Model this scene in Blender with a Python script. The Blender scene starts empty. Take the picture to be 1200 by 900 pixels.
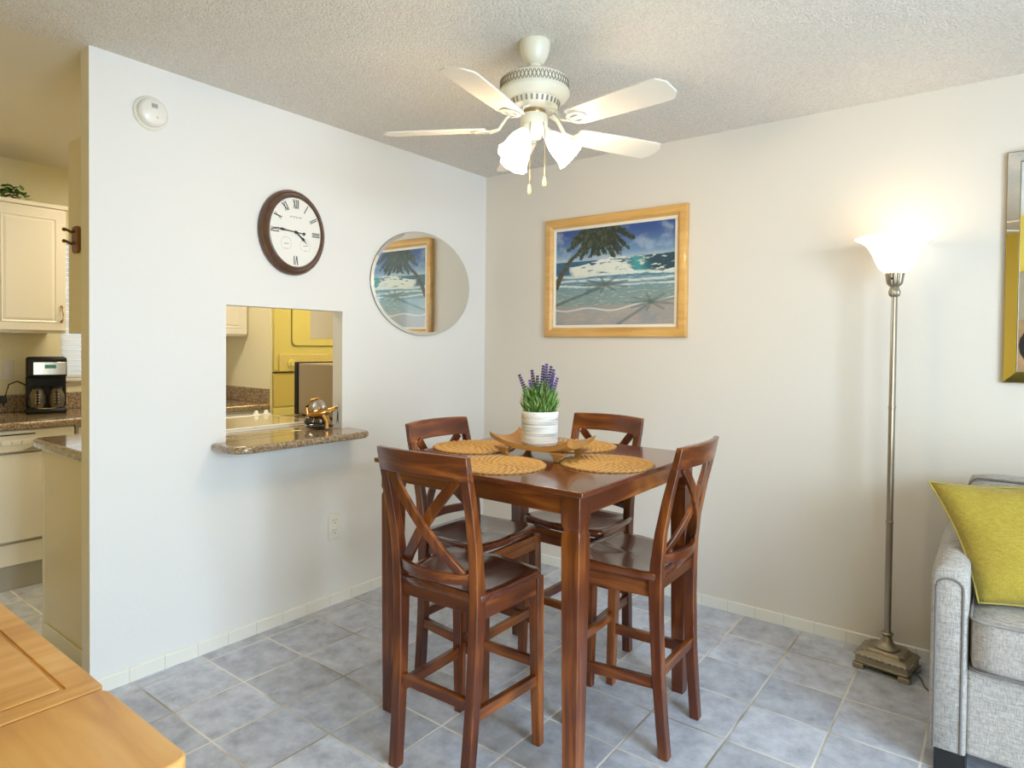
import bpy, bmesh, math, random
from mathutils import Vector, Matrix, Euler
from mathutils import noise as mn
random.seed(7)
SC = bpy.context.scene
COL = SC.collection
PI = math.pi
V = Vector

# ------------------------------------------------------------------ mesh builder
class MB:
    def __init__(s):
        s.v = []; s.f = []
    def add(s, vs, fs, M=None):
        o = len(s.v)
        for p in vs:
            p = V(p)
            s.v.append(M @ p if M is not None else p)
        s.f += [tuple(i + o for i in f) for f in fs]
        return s
    def box(s, a, b, M=None):
        x0, y0, z0 = a; x1, y1, z1 = b
        vs = [(x0,y0,z0),(x1,y0,z0),(x1,y1,z0),(x0,y1,z0),(x0,y0,z1),(x1,y0,z1),(x1,y1,z1),(x0,y1,z1)]
        fs = [(0,3,2,1),(4,5,6,7),(0,1,5,4),(1,2,6,5),(2,3,7,6),(3,0,4,7)]
        return s.add(vs, fs, M)
    def loft(s, rings, cap=True, closed=True):
        o = len(s.v); n = len(rings[0])
        for r in rings: s.v += [V(p) for p in r]
        for i in range(len(rings) - 1):
            for j in range(n if closed else n - 1):
                k = (j + 1) % n
                s.f.append((o+i*n+j, o+i*n+k, o+(i+1)*n+k, o+(i+1)*n+j))
        if cap and closed:
            s.f.append(tuple(o + j for j in reversed(range(n))))
            s.f.append(tuple(o + (len(rings)-1)*n + j for j in range(n)))
        return s
    def lathe(s, prof, seg=32, M=None, a0=0, cap=True):
        rings = []
        for r, z in prof:
            ring = []
            for k in range(seg):
                a = a0 + 2*PI*k/seg
                p = V((r*math.cos(a), r*math.sin(a), z))
                ring.append(M @ p if M is not None else p)
            rings.append(ring)
        return s.loft(rings, cap)
    def tube(s, pts, r, seg=8, cap=True):
        pts = [V(p) for p in pts]; rings = []
        up = V((0, 0, 1))
        for i, p in enumerate(pts):
            t = (pts[min(i+1, len(pts)-1)] - pts[max(i-1, 0)]).normalized()
            u = up if abs(t.dot(up)) < .95 else V((1, 0, 0))
            a = t.cross(u).normalized(); b = t.cross(a).normalized()
            rr = r[i] if isinstance(r, (list, tuple)) else r
            rings.append([p + a*rr*math.cos(2*PI*k/seg) + b*rr*math.sin(2*PI*k/seg) for k in range(seg)])
        return s.loft(rings, cap)
    def sweep(s, pts, w, h, side, cap=True):
        """rectangular bar along pts; side = width direction vector"""
        pts = [V(p) for p in pts]; rings = []; side = V(side).normalized()
        for i, p in enumerate(pts):
            t = (pts[min(i+1, len(pts)-1)] - pts[max(i-1, 0)]).normalized()
            n = t.cross(side).normalized(); sd = n.cross(t).normalized()
            ww = w[i] if isinstance(w, (list, tuple)) else w
            hh = h[i] if isinstance(h, (list, tuple)) else h
            rings.append([p - sd*ww/2 - n*hh/2, p + sd*ww/2 - n*hh/2, p + sd*ww/2 + n*hh/2, p - sd*ww/2 + n*hh/2])
        return s.loft(rings, cap)
    def prism(s, poly, z0, z1, M=None):
        n = len(poly)
        vs = [(x, y, z0) for x, y in poly] + [(x, y, z1) for x, y in poly]
        fs = [tuple(reversed(range(n))), tuple(range(n, 2*n))] + [(i, (i+1) % n, n+(i+1) % n, n+i) for i in range(n)]
        return s.add(vs, fs, M)
    def grid(s, fn, nu, nv, closeu=False):
        o = len(s.v)
        for i in range(nu + (0 if closeu else 1)):
            for j in range(nv + 1):
                s.v.append(V(fn(i/nu, j/nv)))
        nn = nu if closeu else nu + 1
        for i in range(nu):
            for j in range(nv):
                a = o + i*(nv+1) + j; b = o + ((i+1) % nn)*(nv+1) + j
                s.f.append((a, b, b+1, a+1))
        return s
    def ball(s, c, r, M=None, n=12, m=8):
        rx, ry, rz = (r, r, r) if not isinstance(r, (tuple, list)) else r
        c = V(c)
        prof = []
        T = Matrix.Translation(c) @ Matrix.Diagonal((rx, ry, rz, 1))
        if M is not None: T = Matrix.Translation(c) @ M @ Matrix.Diagonal((rx, ry, rz, 1))
        for j in range(m + 1):
            a = -PI/2 + PI*j/m
            prof.append((max(math.cos(a), 1e-3), math.sin(a)))
        return s.lathe(prof, n, T)
    def build(s, name, mat, parent=None, smooth=False, bevel=0, sub=0, seg=2, angle=None, loc=None):
        me = bpy.data.meshes.new(name)
        me.from_pydata([tuple(p) for p in s.v], [], s.f)
        bm = bmesh.new(); bm.from_mesh(me); bmesh.ops.recalc_face_normals(bm, faces=bm.faces)
        bm.to_mesh(me); bm.free()
        o = bpy.data.objects.new(name, me); COL.objects.link(o)
        if mat: me.materials.append(mat)
        if parent: o.parent = parent
        if loc: o.location = loc
        if bevel:
            m = o.modifiers.new('bevel', 'BEVEL'); m.width = bevel; m.segments = seg; m.limit_method = 'ANGLE'; m.angle_limit = .6
            m.harden_normals = False
        if sub:
            m = o.modifiers.new('sub', 'SUBSURF'); m.levels = sub; m.render_levels = sub
        if smooth or bevel:
            for p in me.polygons: p.use_smooth = True
            try: me.set_sharp_from_angle(angle=math.radians(angle or (50 if smooth else 35)))
            except Exception: pass
        return o

def rrect(x0, y0, x1, y1, r, n=6, corners=(1, 1, 1, 1)):
    pts = []
    for k, (cx, cy, a) in enumerate([(x1-r, y0+r, -PI/2), (x1-r, y1-r, 0), (x0+r, y1-r, PI/2), (x0+r, y0+r, PI)]):
        if corners[k]:
            for i in range(n+1):
                t = a + PI/2*i/n
                pts.append((cx + r*math.cos(t), cy + r*math.sin(t)))
        else:
            pts.append(((x1, y0), (x1, y1), (x0, y1), (x0, y0))[k])
    return pts

def tag(o, label=None, cat=None, group=None, kind=None):
    if label: o['label'] = label
    if cat: o['category'] = cat
    if group: o['group'] = group
    if kind: o['kind'] = kind
    return o
def empty(name, loc, rz=0, label=None, cat=None, group=None, kind=None):
    o = bpy.data.objects.new(name, None); COL.objects.link(o)
    o.location = loc; o.rotation_euler = (0, 0, rz); o.empty_display_size = .05
    return tag(o, label, cat, group, kind)
def copy_tree(o, parent=None):
    c = o.copy(); COL.objects.link(c)
    if parent: c.parent = parent
    for ch in [x for x in bpy.data.objects if x.parent == o]: copy_tree(ch, c)
    return c

# ------------------------------------------------------------------ materials
def newmat(name):
    m = bpy.data.materials.new(name); m.use_nodes = True
    nt = m.node_tree; b = nt.nodes['Principled BSDF']
    return m, nt, b
def P(name, col, rough=.5, metal=0, coat=0, emis=None, es=0, trans=0, spec=None, sheen=0, bump=None, noise=None, ior=None):
    """noise=(scale, amount) tonal variation ; bump=(scale, strength, distance)"""
    m, nt, b = newmat(name); N = nt.nodes; L = nt.links
    b.inputs['Base Color'].default_value = (*col, 1); b.inputs['Roughness'].default_value = rough
    b.inputs['Metallic'].default_value = metal; b.inputs['Coat Weight'].default_value = coat
    b.inputs['Coat Roughness'].default_value = .08
    b.inputs['Transmission Weight'].default_value = trans
    b.inputs['Sheen Weight'].default_value = sheen
    if spec is not None: b.inputs['Specular IOR Level'].default_value = spec
    if ior: b.inputs['IOR'].default_value = ior
    if emis: b.inputs['Emission Color'].default_value = (*emis, 1); b.inputs['Emission Strength'].default_value = es
    tc = N.new('ShaderNodeTexCoord')
    if noise:
        n = N.new('ShaderNodeTexNoise'); n.inputs['Scale'].default_value = noise[0]; n.inputs['Detail'].default_value = 6
        L.new(tc.outputs['Object'], n.inputs['Vector'])
        mx = N.new('ShaderNodeMix'); mx.data_type = 'RGBA'
        a = noise[1]
        mx.inputs[6].default_value = (*[c*(1-a) for c in col], 1); mx.inputs[7].default_value = (*[min(1, c*(1+a)) for c in col], 1)
        L.new(n.outputs['Fac'], mx.inputs[0]); L.new(mx.outputs[2], b.inputs['Base Color'])
    if bump:
        n = N.new('ShaderNodeTexNoise'); n.inputs['Scale'].default_value = bump[0]; n.inputs['Detail'].default_value = 4
        L.new(tc.outputs['Object'], n.inputs['Vector'])
        bp = N.new('ShaderNodeBump'); bp.inputs['Strength'].default_value = bump[1]; bp.inputs['Distance'].default_value = bump[2]
        L.new(n.outputs['Fac'], bp.inputs['Height']); L.new(bp.outputs['Normal'], b.inputs['Normal'])
    return m
def ramp(nt, stops):
    r = nt.nodes.new('ShaderNodeValToRGB'); e = r.color_ramp.elements
    while len(e) < len(stops): e.new(.5)
    for k, (p, c) in enumerate(stops): e[k].position = p; e[k].color = (*c, 1)
    return r
def wood(name, cols, axis=2, scale=1.0, rough=.3, coat=.3, stretch=14, coords='Object'):
    m, nt, b = newmat(name); N = nt.nodes; L = nt.links
    tc = N.new('ShaderNodeTexCoord'); mp = N.new('ShaderNodeMapping')
    sc = [stretch*scale]*3; sc[axis] = 1.2*scale
    mp.inputs['Scale'].default_value = sc
    L.new(tc.outputs[coords], mp.inputs['Vector'])
    n = N.new('ShaderNodeTexNoise'); n.inputs['Scale'].default_value = 2.2; n.inputs['Detail'].default_value = 7; n.inputs['Distortion'].default_value = .6
    L.new(mp.outputs['Vector'], n.inputs['Vector'])
    n2 = N.new('ShaderNodeTexNoise'); n2.inputs['Scale'].default_value = 3*scale; n2.inputs['Detail'].default_value = 2
    L.new(tc.outputs[coords], n2.inputs['Vector'])
    ad = N.new('ShaderNodeMath'); ad.operation = 'MULTIPLY_ADD'; ad.inputs[1].default_value = .5
    L.new(n2.outputs['Fac'], ad.inputs[0]); 
    sb = N.new('ShaderNodeMath'); sb.operation = 'MULTIPLY'; sb.inputs[1].default_value = .5
    L.new(n.outputs['Fac'], sb.inputs[0]); L.new(sb.outputs[0], ad.inputs[2])
    r = ramp(nt, [(.3 + .4*i/(len(cols)-1), c) for i, c in enumerate(cols)])
    L.new(ad.outputs[0], r.inputs['Fac']); L.new(r.outputs['Color'], b.inputs['Base Color'])
    b.inputs['Roughness'].default_value = rough; b.inputs['Coat Weight'].default_value = coat; b.inputs['Coat Roughness'].default_value = .1
    return m
CH = [(.035, .007, .003), (.120, .026, .006), (.44, .135, .020)]
M_chz = wood('cherry_upright', CH, 2)
M_chx = wood('cherry_cross', CH, 0)
M_chy = wood('cherry_long', CH, 1)
M_seat = wood('cherry_seat', [(.055, .012, .006), (.115, .025, .008), (.20, .050, .012)], 1, rough=.22, coat=.6)
M_ttop = wood('table_top_wood', [(.07, .016, .008), (.12, .026, .010), (.18, .042, .014)], 1, rough=.2, coat=.6)
M_pine = wood('honey_wood', [(.50, .21, .05), (.74, .40, .12), (.88, .58, .24)], 1, rough=.35, coat=.3, stretch=10)
M_pinex = wood('honey_wood_cross', [(.50, .21, .05), (.74, .40, .12), (.88, .58, .24)], 0, rough=.35, coat=.3, stretch=10)
M_tray = wood('teak_tray', [(.30, .13, .03), (.45, .22, .06), (.58, .32, .10)], 0, rough=.4, coat=.2, stretch=12)
M_gold = wood('gold_frame_wood', [(.55, .28, .07), (.70, .40, .12), (.80, .50, .18)], 0, rough=.35, coat=.3)
M_wall = P('wall_paint_white', (.80, .79, .775), .7, bump=(60, .12, .004))
M_wallfar = P('wall_paint_dimmed', (.75, .70, .635), .7, bump=(60, .12, .004))  # weaker, warmer light on the far wall is put into this paint colour
M_wallk = P('wall_paint_cream', (.80, .74, .52), .7, bump=(60, .1, .004))
M_yellow = P('wall_paint_yellow', (.85, .62, .10), .6)
M_white = P('white_satin', (.82, .80, .75), .35, coat=.2)
M_cab = P('cabinet_cream', (.80, .75, .64), .35, coat=.25)
M_almond = P('almond_enamel', (.82, .77, .40), .3, coat=.3)
M_almond2 = P('almond_enamel_white', (.80, .76, .66), .25, coat=.5)
M_base = P('glazed_base_tile', (.84, .82, .76), .25, coat=.4)
M_black = P('black_plastic', (.006, .006, .007), .42, spec=.35)
M_dark = P('dark_gap', (.02, .018, .015), .6)
M_chrome = P('chrome', (.8, .78, .74), .15, metal=1)
M_brass = P('antique_brass', (.45, .32, .16), .3, metal=1)
M_pewter = P('aged_pewter', (.36, .31, .23), .38, metal=.85, noise=(18, .25))
M_poly = P('silver_lamp_metal', (.40, .34, .26), .3, metal=.9, noise=(12, .12))
M_fan = P('fan_white', (.80, .76, .64), .35, coat=.2)
M_blade = P('fan_blade_white', (.78, .75, .68), .45)
M_vent = P('vent_shadow', (.27, .23, .17), .7)
M_lampglass = P('lit_frosted_glass', (.95, .92, .85), .4, emis=(1, .90, .72), es=3.2)
M_lampglass2 = P('lit_bowl_glass', (.95, .92, .85), .4, emis=(1, .90, .74), es=.95)
M_mirror = P('mirror_silver', (.88, .90, .88), .015, metal=1)
M_edge = P('mirror_edge', (.10, .09, .07), .3, metal=.6)
M_plate = P('ivory_plastic', (.80, .77, .68), .35)
M_slot = P('socket_dark', (.03, .03, .03), .5)
M_clockbr = P('clock_brown', (.105, .052, .032), .35, coat=.4, noise=(30, .5), bump=(80, .15, .002))
M_face = P('clock_paper', (.82, .81, .77), .6, noise=(8, .03))
M_ink = P('clock_ink', (.03, .028, .025), .6)
M_inkl = P('clock_pale_ink', (.22, .21, .20), .6)
M_leaf = P('leaf_green', (.12, .27, .045), .5, noise=(40, .5))
M_leafd = P('leaf_dark_green', (.035, .12, .02), .45, noise=(30, .5))
M_leafl = P('leaf_pale_green', (.30, .42, .16), .5, noise=(40, .4))
M_lav = P('lavender_purple', (.13, .07, .28), .6, noise=(60, .5))
M_lavd = P('lavender_dark', (.06, .035, .13), .6, noise=(60, .5))
M_soil = P('moss', (.05, .06, .02), .9)
M_cord = P('braid_cord', (.7, .66, .55), .5)
M_felt = P('black_wood', (.008, .008, .010), .4, coat=.3)
M_green = P('display_green', (.05, .25, .18), .3, emis=(.1, .5, .35), es=.05)
M_paper = P('cream_mat', (.85, .80, .70), .6)

def glassy(name, tint=(1, 1, 1), fac=.08):
    m = bpy.data.materials.new(name); m.use_nodes = True; nt = m.node_tree; N = nt.nodes; L = nt.links
    for n in list(N): N.remove(n)
    out = N.new('ShaderNodeOutputMaterial'); t = N.new('ShaderNodeBsdfTransparent'); t.inputs['Color'].default_value = (*tint, 1)
    g = N.new('ShaderNodeBsdfGlossy'); g.inputs['Roughness'].default_value = .02
    mx = N.new('ShaderNodeMixShader'); fr = N.new('ShaderNodeFresnel'); fr.inputs['IOR'].default_value = 1.45
    ge = N.new('ShaderNodeNewGeometry'); mu = N.new('ShaderNodeMath'); mu.operation = 'MULTIPLY'; iv_ = N.new('ShaderNodeMath'); iv_.operation = 'SUBTRACT'; iv_.inputs[0].default_value = 1
    L.new(ge.outputs['Backfacing'], iv_.inputs[1]); L.new(fr.outputs[0], mu.inputs[0]); L.new(iv_.outputs[0], mu.inputs[1]); L.new(mu.outputs[0], mx.inputs['Fac']); L.new(t.outputs[0], mx.inputs[1]); L.new(g.outputs[0], mx.inputs[2]); L.new(mx.outputs[0], out.inputs['Surface'])
    return m
M_glass = glassy('window_glass', (.96, .98, .98))
M_pglass = glassy('picture_glass', (.97, .98, .97))

# granite
def granite(name, cols, rough=.12):
    m, nt, b = newmat(name); N = nt.nodes; L = nt.links
    tc = N.new('ShaderNodeTexCoord')
    n = N.new('ShaderNodeTexNoise'); n.inputs['Scale'].default_value = 90; n.inputs['Detail'].default_value = 5; n.inputs['Roughness'].default_value = .7
    v = N.new('ShaderNodeTexVoronoi'); v.inputs['Scale'].default_value = 220
    L.new(tc.outputs['Object'], n.inputs['Vector']); L.new(tc.outputs['Object'], v.inputs['Vector'])
    r = ramp(nt, [(.32, cols[0]), (.46, cols[1]), (.56, cols[2]), (.70, cols[3])])
    L.new(n.outputs['Fac'], r.inputs['Fac'])
    mx = N.new('ShaderNodeMix'); mx.data_type = 'RGBA'; mx.blend_type = 'MULTIPLY'; mx.inputs[0].default_value = .35
    L.new(r.outputs['Color'], mx.inputs[6]); L.new(v.outputs['Distance'], mx.inputs[7]); L.new(mx.outputs[2], b.inputs['Base Color'])
    b.inputs['Roughness'].default_value = rough; b.inputs['Coat Weight'].default_value = .5; b.inputs['Coat Roughness'].default_value = .04
    return m
M_gran = granite('granite', [(.10, .06, .03), (.30, .20, .115), (.48, .355, .22), (.68, .56, .41)])

# floor tiles: grid measured in the room, 0.2718 m module
def floor_mat():
    m, nt, b = newmat('slate_blue_floor_tile'); N = nt.nodes; L = nt.links
    S = .2718
    tc = N.new('ShaderNodeTexCoord'); mp = N.new('ShaderNodeMapping')
    mp.inputs['Location'].default_value = (-.0812/S + 20, 2.1634/S + 20, 0); mp.inputs['Scale'].default_value = (1/S, 1/S, 1)
    L.new(tc.outputs['Object'], mp.inputs['Vector'])
    fr = N.new('ShaderNodeVectorMath'); fr.operation = 'FRACTION'; L.new(mp.outputs[0], fr.inputs[0])
    fl = N.new('ShaderNodeVectorMath'); fl.operation = 'FLOOR'; L.new(mp.outputs[0], fl.inputs[0])
    sx = N.new('ShaderNodeSeparateXYZ'); L.new(fr.outputs[0], sx.inputs[0])
    def edge(o):
        a = N.new('ShaderNodeMath'); a.operation = 'SUBTRACT'; a.inputs[1].default_value = .5; L.new(o, a.inputs[0])
        c = N.new('ShaderNodeMath'); c.operation = 'ABSOLUTE'; L.new(a.outputs[0], c.inputs[0]); return c.outputs[0]
    mxm = N.new('ShaderNodeMath'); mxm.operation = 'MAXIMUM'; L.new(edge(sx.outputs[0]), mxm.inputs[0]); L.new(edge(sx.outputs[1]), mxm.inputs[1])
    g = N.new('ShaderNodeMapRange'); g.inputs['From Min'].default_value = .482; g.inputs['From Max'].default_value = .490; L.new(mxm.outputs[0], g.inputs['Value'])
    wn = N.new('ShaderNodeTexWhiteNoise'); wn.noise_dimensions = '3D'; L.new(fl.outputs[0], wn.inputs['Vector'])
    # per tile shifted cloud texture
    ad = N.new('ShaderNodeVectorMath'); ad.operation = 'MULTIPLY_ADD'; ad.inputs[1].default_value = (9, 9, 9)
    L.new(wn.outputs['Color'], ad.inputs[0]); L.new(tc.outputs['Object'], ad.inputs[2])
    n1 = N.new('ShaderNodeTexNoise'); n1.inputs['Scale'].default_value = 13; n1.inputs['Detail'].default_value = 9; n1.inputs['Roughness'].default_value = .68; n1.inputs['Distortion'].default_value = .1
    L.new(ad.outputs[0], n1.inputs['Vector'])
    r = ramp(nt, [(.30, (.32, .345, .42)), (.46, (.47, .50, .59)), (.60, (.58, .615, .71)), (.74, (.70, .73, .80))])
    L.new(n1.outputs['Fac'], r.inputs['Fac'])
    hv = N.new('ShaderNodeHueSaturation'); L.new(r.outputs['Color'], hv.inputs['Color'])
    mr = N.new('ShaderNodeMapRange'); mr.inputs['To Min'].default_value = .86; mr.inputs['To Max'].default_value = 1.14; L.new(wn.outputs['Value'], mr.inputs['Value']); L.new(mr.outputs[0], hv.inputs['Value'])
    n3 = N.new('ShaderNodeTexNoise'); n3.inputs['Scale'].default_value = 2.3; L.new(tc.outputs['Object'], n3.inputs['Vector'])
    gr = ramp(nt, [(.36, (.36, .32, .26)), (.56, (.80, .77, .72))]); L.new(n3.outputs['Fac'], gr.inputs['Fac'])
    mx = N.new('ShaderNodeMix'); mx.data_type = 'RGBA'; L.new(g.outputs[0], mx.inputs[0]); L.new(hv.outputs[0], mx.inputs[6]); L.new(gr.outputs[0], mx.inputs[7])
    L.new(mx.outputs[2], b.inputs['Base Color'])
    rr = N.new('ShaderNodeMapRange'); rr.inputs['To Min'].default_value = .33; rr.inputs['To Max'].default_value = .8; L.new(g.outputs[0], rr.inputs['Value']); L.new(rr.outputs[0], b.inputs['Roughness'])
    inv = N.new('ShaderNodeMath'); inv.operation = 'MULTIPLY_ADD'; inv.inputs[1].default_value = -1; inv.inputs[2].default_value = 1; L.new(g.outputs[0], inv.inputs[0])
    sm = N.new('ShaderNodeMath'); sm.operation = 'MULTIPLY_ADD'; sm.inputs[1].default_value = .25; L.new(n1.outputs['Fac'], sm.inputs[0]); L.new(inv.outputs[0], sm.inputs[2])
    bp = N.new('ShaderNodeBump'); bp.inputs['Strength'].default_value = .35; bp.inputs['Distance'].default_value = .003
    L.new(sm.outputs[0], bp.inputs['Height']); L.new(bp.outputs[0], b.inputs['Normal'])
    return m
M_floor = floor_mat()

def popcorn():
    m, nt, b = newmat('popcorn_ceiling'); N = nt.nodes; L = nt.links
    tc = N.new('ShaderNodeTexCoord')
    n = N.new('ShaderNodeTexNoise'); n.inputs['Scale'].default_value = 110; n.inputs['Detail'].default_value = 3
    v = N.new('ShaderNodeTexVoronoi'); v.inputs['Scale'].default_value = 130
    L.new(tc.outputs['Object'], n.inputs['Vector']); L.new(tc.outputs['Object'], v.inputs['Vector'])
    s = N.new('ShaderNodeMath'); s.operation = 'SUBTRACT'; L.new(n.outputs['Fac'], s.inputs[0]); L.new(v.outputs['Distance'], s.inputs[1])
    bp = N.new('ShaderNodeBump'); bp.inputs['Strength'].default_value = .8; bp.inputs['Distance'].default_value = .005
    L.new(s.outputs[0], bp.inputs['Height']); L.new(bp.outputs[0], b.inputs['Normal'])
    r = ramp(nt, [(.25, (.67, .63, .58)), (.6, (.80, .77, .72))]); L.new(n.outputs['Fac'], r.inputs['Fac']); L.new(r.outputs[0], b.inputs['Base Color'])
    b.inputs['Roughness'].default_value = .9
    return m
M_pop = popcorn()
M_kceil = P('kitchen_ceiling_paint', (.74, .69, .58), .8, bump=(60, .1, .004))

def fabric(name, c1, c2, scale=420, bump=.35):
    m, nt, b = newmat(name); N = nt.nodes; L = nt.links
    tc = N.new('ShaderNodeTexCoord')
    outs = []
    for ax in ((1, .12, 1), (.12, 1, 1)):
        mp = N.new('ShaderNodeMapping'); mp.inputs['Scale'].default_value = tuple(a*scale for a in (ax[0], ax[0], ax[1]))
        L.new(tc.outputs['Object'], mp.inputs['Vector'])
        n = N.new('ShaderNodeTexNoise'); n.inputs['Scale'].default_value = 1; n.inputs['Detail'].default_value = 2
        L.new(mp.outputs[0], n.inputs['Vector']); outs.append(n.outputs['Fac'])
    a = N.new('ShaderNodeMath'); a.operation = 'ADD'; L.new(outs[0], a.inputs[0]); L.new(outs[1], a.inputs[1])
    h = N.new('ShaderNodeMath'); h.operation = 'MULTIPLY'; h.inputs[1].default_value = .5; L.new(a.outputs[0], h.inputs[0])
    r = ramp(nt, [(.38, c1), (.62, c2)]); L.new(h.outputs[0], r.inputs['Fac']); L.new(r.outputs[0], b.inputs['Base Color'])
    bp = N.new('ShaderNodeBump'); bp.inputs['Strength'].default_value = bump; bp.inputs['Distance'].default_value = .002
    L.new(h.outputs[0], bp.inputs['Height']); L.new(bp.outputs[0], b.inputs['Normal'])
    b.inputs['Roughness'].default_value = .9; b.inputs['Sheen Weight'].default_value = .2
    return m
M_sofa = fabric('sofa_linen_grey', (.27, .245, .225), (.50, .465, .435))
M_piping = P('sofa_piping', (.17, .155, .15), .8)
M_pil = fabric('pillow_chartreuse', (.31, .225, .018), (.45, .35, .05), 500, .2)
M_pilpipe = P('pillow_piping', (.42, .35, .07), .8)

def vcol_mat(name, rough=.5, attr='paint', coat=0):
    m, nt, b = newmat(name); a = nt.nodes.new('ShaderNodeAttribute'); a.attribute_name = attr
    nt.links.new(a.outputs['Color'], b.inputs['Base Color']); b.inputs['Roughness'].default_value = rough; b.inputs['Coat Weight'].default_value = coat
    return m
def rattan():
    m = vcol_mat('woven_rattan', .55, 'weave')
    nt = m.node_tree; b = nt.nodes['Principled BSDF']; tc = nt.nodes.new('ShaderNodeTexCoord')
    n = nt.nodes.new('ShaderNodeTexNoise'); n.inputs['Scale'].default_value = 160; nt.links.new(tc.outputs['Object'], n.inputs['Vector'])
    bp = nt.nodes.new('ShaderNodeBump'); bp.inputs['Strength'].default_value = .5; bp.inputs['Distance'].default_value = .002
    nt.links.new(n.outputs['Fac'], bp.inputs['Height']); nt.links.new(bp.outputs[0], b.inputs['Normal'])
    return m
M_mat = rattan()
def pot_mat():
    m, nt, b = newmat('ribbed_white_ceramic'); N = nt.nodes; L = nt.links
    tc = N.new('ShaderNodeTexCoord'); mp = N.new('ShaderNodeMapping'); mp.inputs['Scale'].default_value = (6, 6, 160)
    L.new(tc.outputs['Object'], mp.inputs['Vector'])
    n = N.new('ShaderNodeTexNoise'); n.inputs['Scale'].default_value = 1; n.inputs['Detail'].default_value = 3; L.new(mp.outputs[0], n.inputs['Vector'])
    r = ramp(nt, [(.34, (.42, .41, .38)), (.50, (.70, .69, .66)), (.62, (.78, .77, .75))]); L.new(n.outputs['Fac'], r.inputs['Fac']); L.new(r.outputs[0], b.inputs['Base Color'])
    b.inputs['Roughness'].default_value = .5
    return m
M_pot = pot_mat(); M_potrim = P('pot_white_glaze', (.82, .81, .79), .4)

# ------------------------------------------------------------------ camera (solved from the room's vanishing lines)
f, cy, yaw, pit, rol = 751.606, 417.666, -.6517, -.0182, .0103
cpos = V((2.7107, -3.2555, 1.3451))
Fw = V((math.sin(yaw)*math.cos(pit), math.cos(yaw)*math.cos(pit), math.sin(pit)))
R0 = V((math.cos(yaw), -math.sin(yaw), 0)); U0 = R0.cross(Fw)
Rr = R0*math.cos(rol) + U0*math.sin(rol); Ur = -R0*math.sin(rol) + U0*math.cos(rol)
cd = bpy.data.cameras.new('camera'); cam = bpy.data.objects.new('camera', cd); COL.objects.link(cam)
cam.matrix_world = Matrix(((Rr.x, Ur.x, -Fw.x, cpos.x), (Rr.y, Ur.y, -Fw.y, cpos.y), (Rr.z, Ur.z, -Fw.z, cpos.z), (0, 0, 0, 1)))
cd.sensor_width = 36; cd.lens = f/1200*36; cd.shift_y = (cy - 450)/1200; cd.clip_start = .05
SC.camera = cam

# ------------------------------------------------------------------ room shell
H = 2.44
XR = 4.75      # right wall
YB = -3.47     # wall behind the camera
KX = -2.075    # far kitchen wall
KY = .62       # kitchen / laundry end wall
WT = .078      # partition thickness
ZC = .905      # counter height
def struct(name, mb, mat, parent=None, **k):
    o = mb.build(name, mat, parent, **k)
    if parent is None: o['kind'] = 'structure'
    return o
struct('floor', MB().box((-3.2, YB-.1, -.05), (XR+.1, KY+.1, 0)), M_floor)
struct('ceiling', MB().box((0, YB-.1, H), (XR+.1, .1, H+.05)).box((-WT, -2.308-1.3, H), (0, .1, H+.05)), M_pop)
struct('ceiling_kitchen', MB().box((-3.2, YB-.1, H), (-WT, KY+.1, H+.05)), M_kceil)
# partition with pass-through
oy0, oy1, oz0, oz1 = -1.776, -1.150, ZC-.03, 1.508
w = MB()
w.box((-WT, -2.308, 0), (0, oy0, H)); w.box((-WT, oy1, 0), (0, 0, H)); w.box((-WT, oy0, 0), (0, oy1, oz0)); w.box((-WT, oy0, oz1), (0, oy1, H))
struct('wall_left', w, M_wall)
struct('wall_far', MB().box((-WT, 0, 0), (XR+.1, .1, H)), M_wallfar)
# kitchen walls
wy0, wy1, wz0, wz1 = -1.745, -.98, 1.10, 2.0
w = MB(); X0, X1 = KX-.1, KX
w.box((X0, YB-.1, 0), (X1, wy0, H)); w.box((X0, wy1, 0), (X1, -.27, H)); w.box((X0, wy0, 0), (X1, wy1, wz0)); w.box((X0, wy0, wz1), (X1, wy1, H))
struct('wall_kitchen', w, M_wallk)
struct('wall_laundry_rear', MB().box((-3.2, -.27, 0), (-3.1, KY, H)), M_wallk)
struct('wall_laundry_end', MB().box((-3.1, KY, 0), (-WT, KY+.1, H)), M_wallk)
struct('wall_laundry_side', MB().box((-3.1, -.37, 0), (KX-.1, -.27, H)), M_wallk)
struct('wall_kitchen_end', MB().box((-WT, .1, 0), (-WT+.05, KY, H)), M_wallk)
struct('wall_pantry', MB().box((KX, -.65, 0), (-1.46, -.632, H)), M_wallk)
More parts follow.
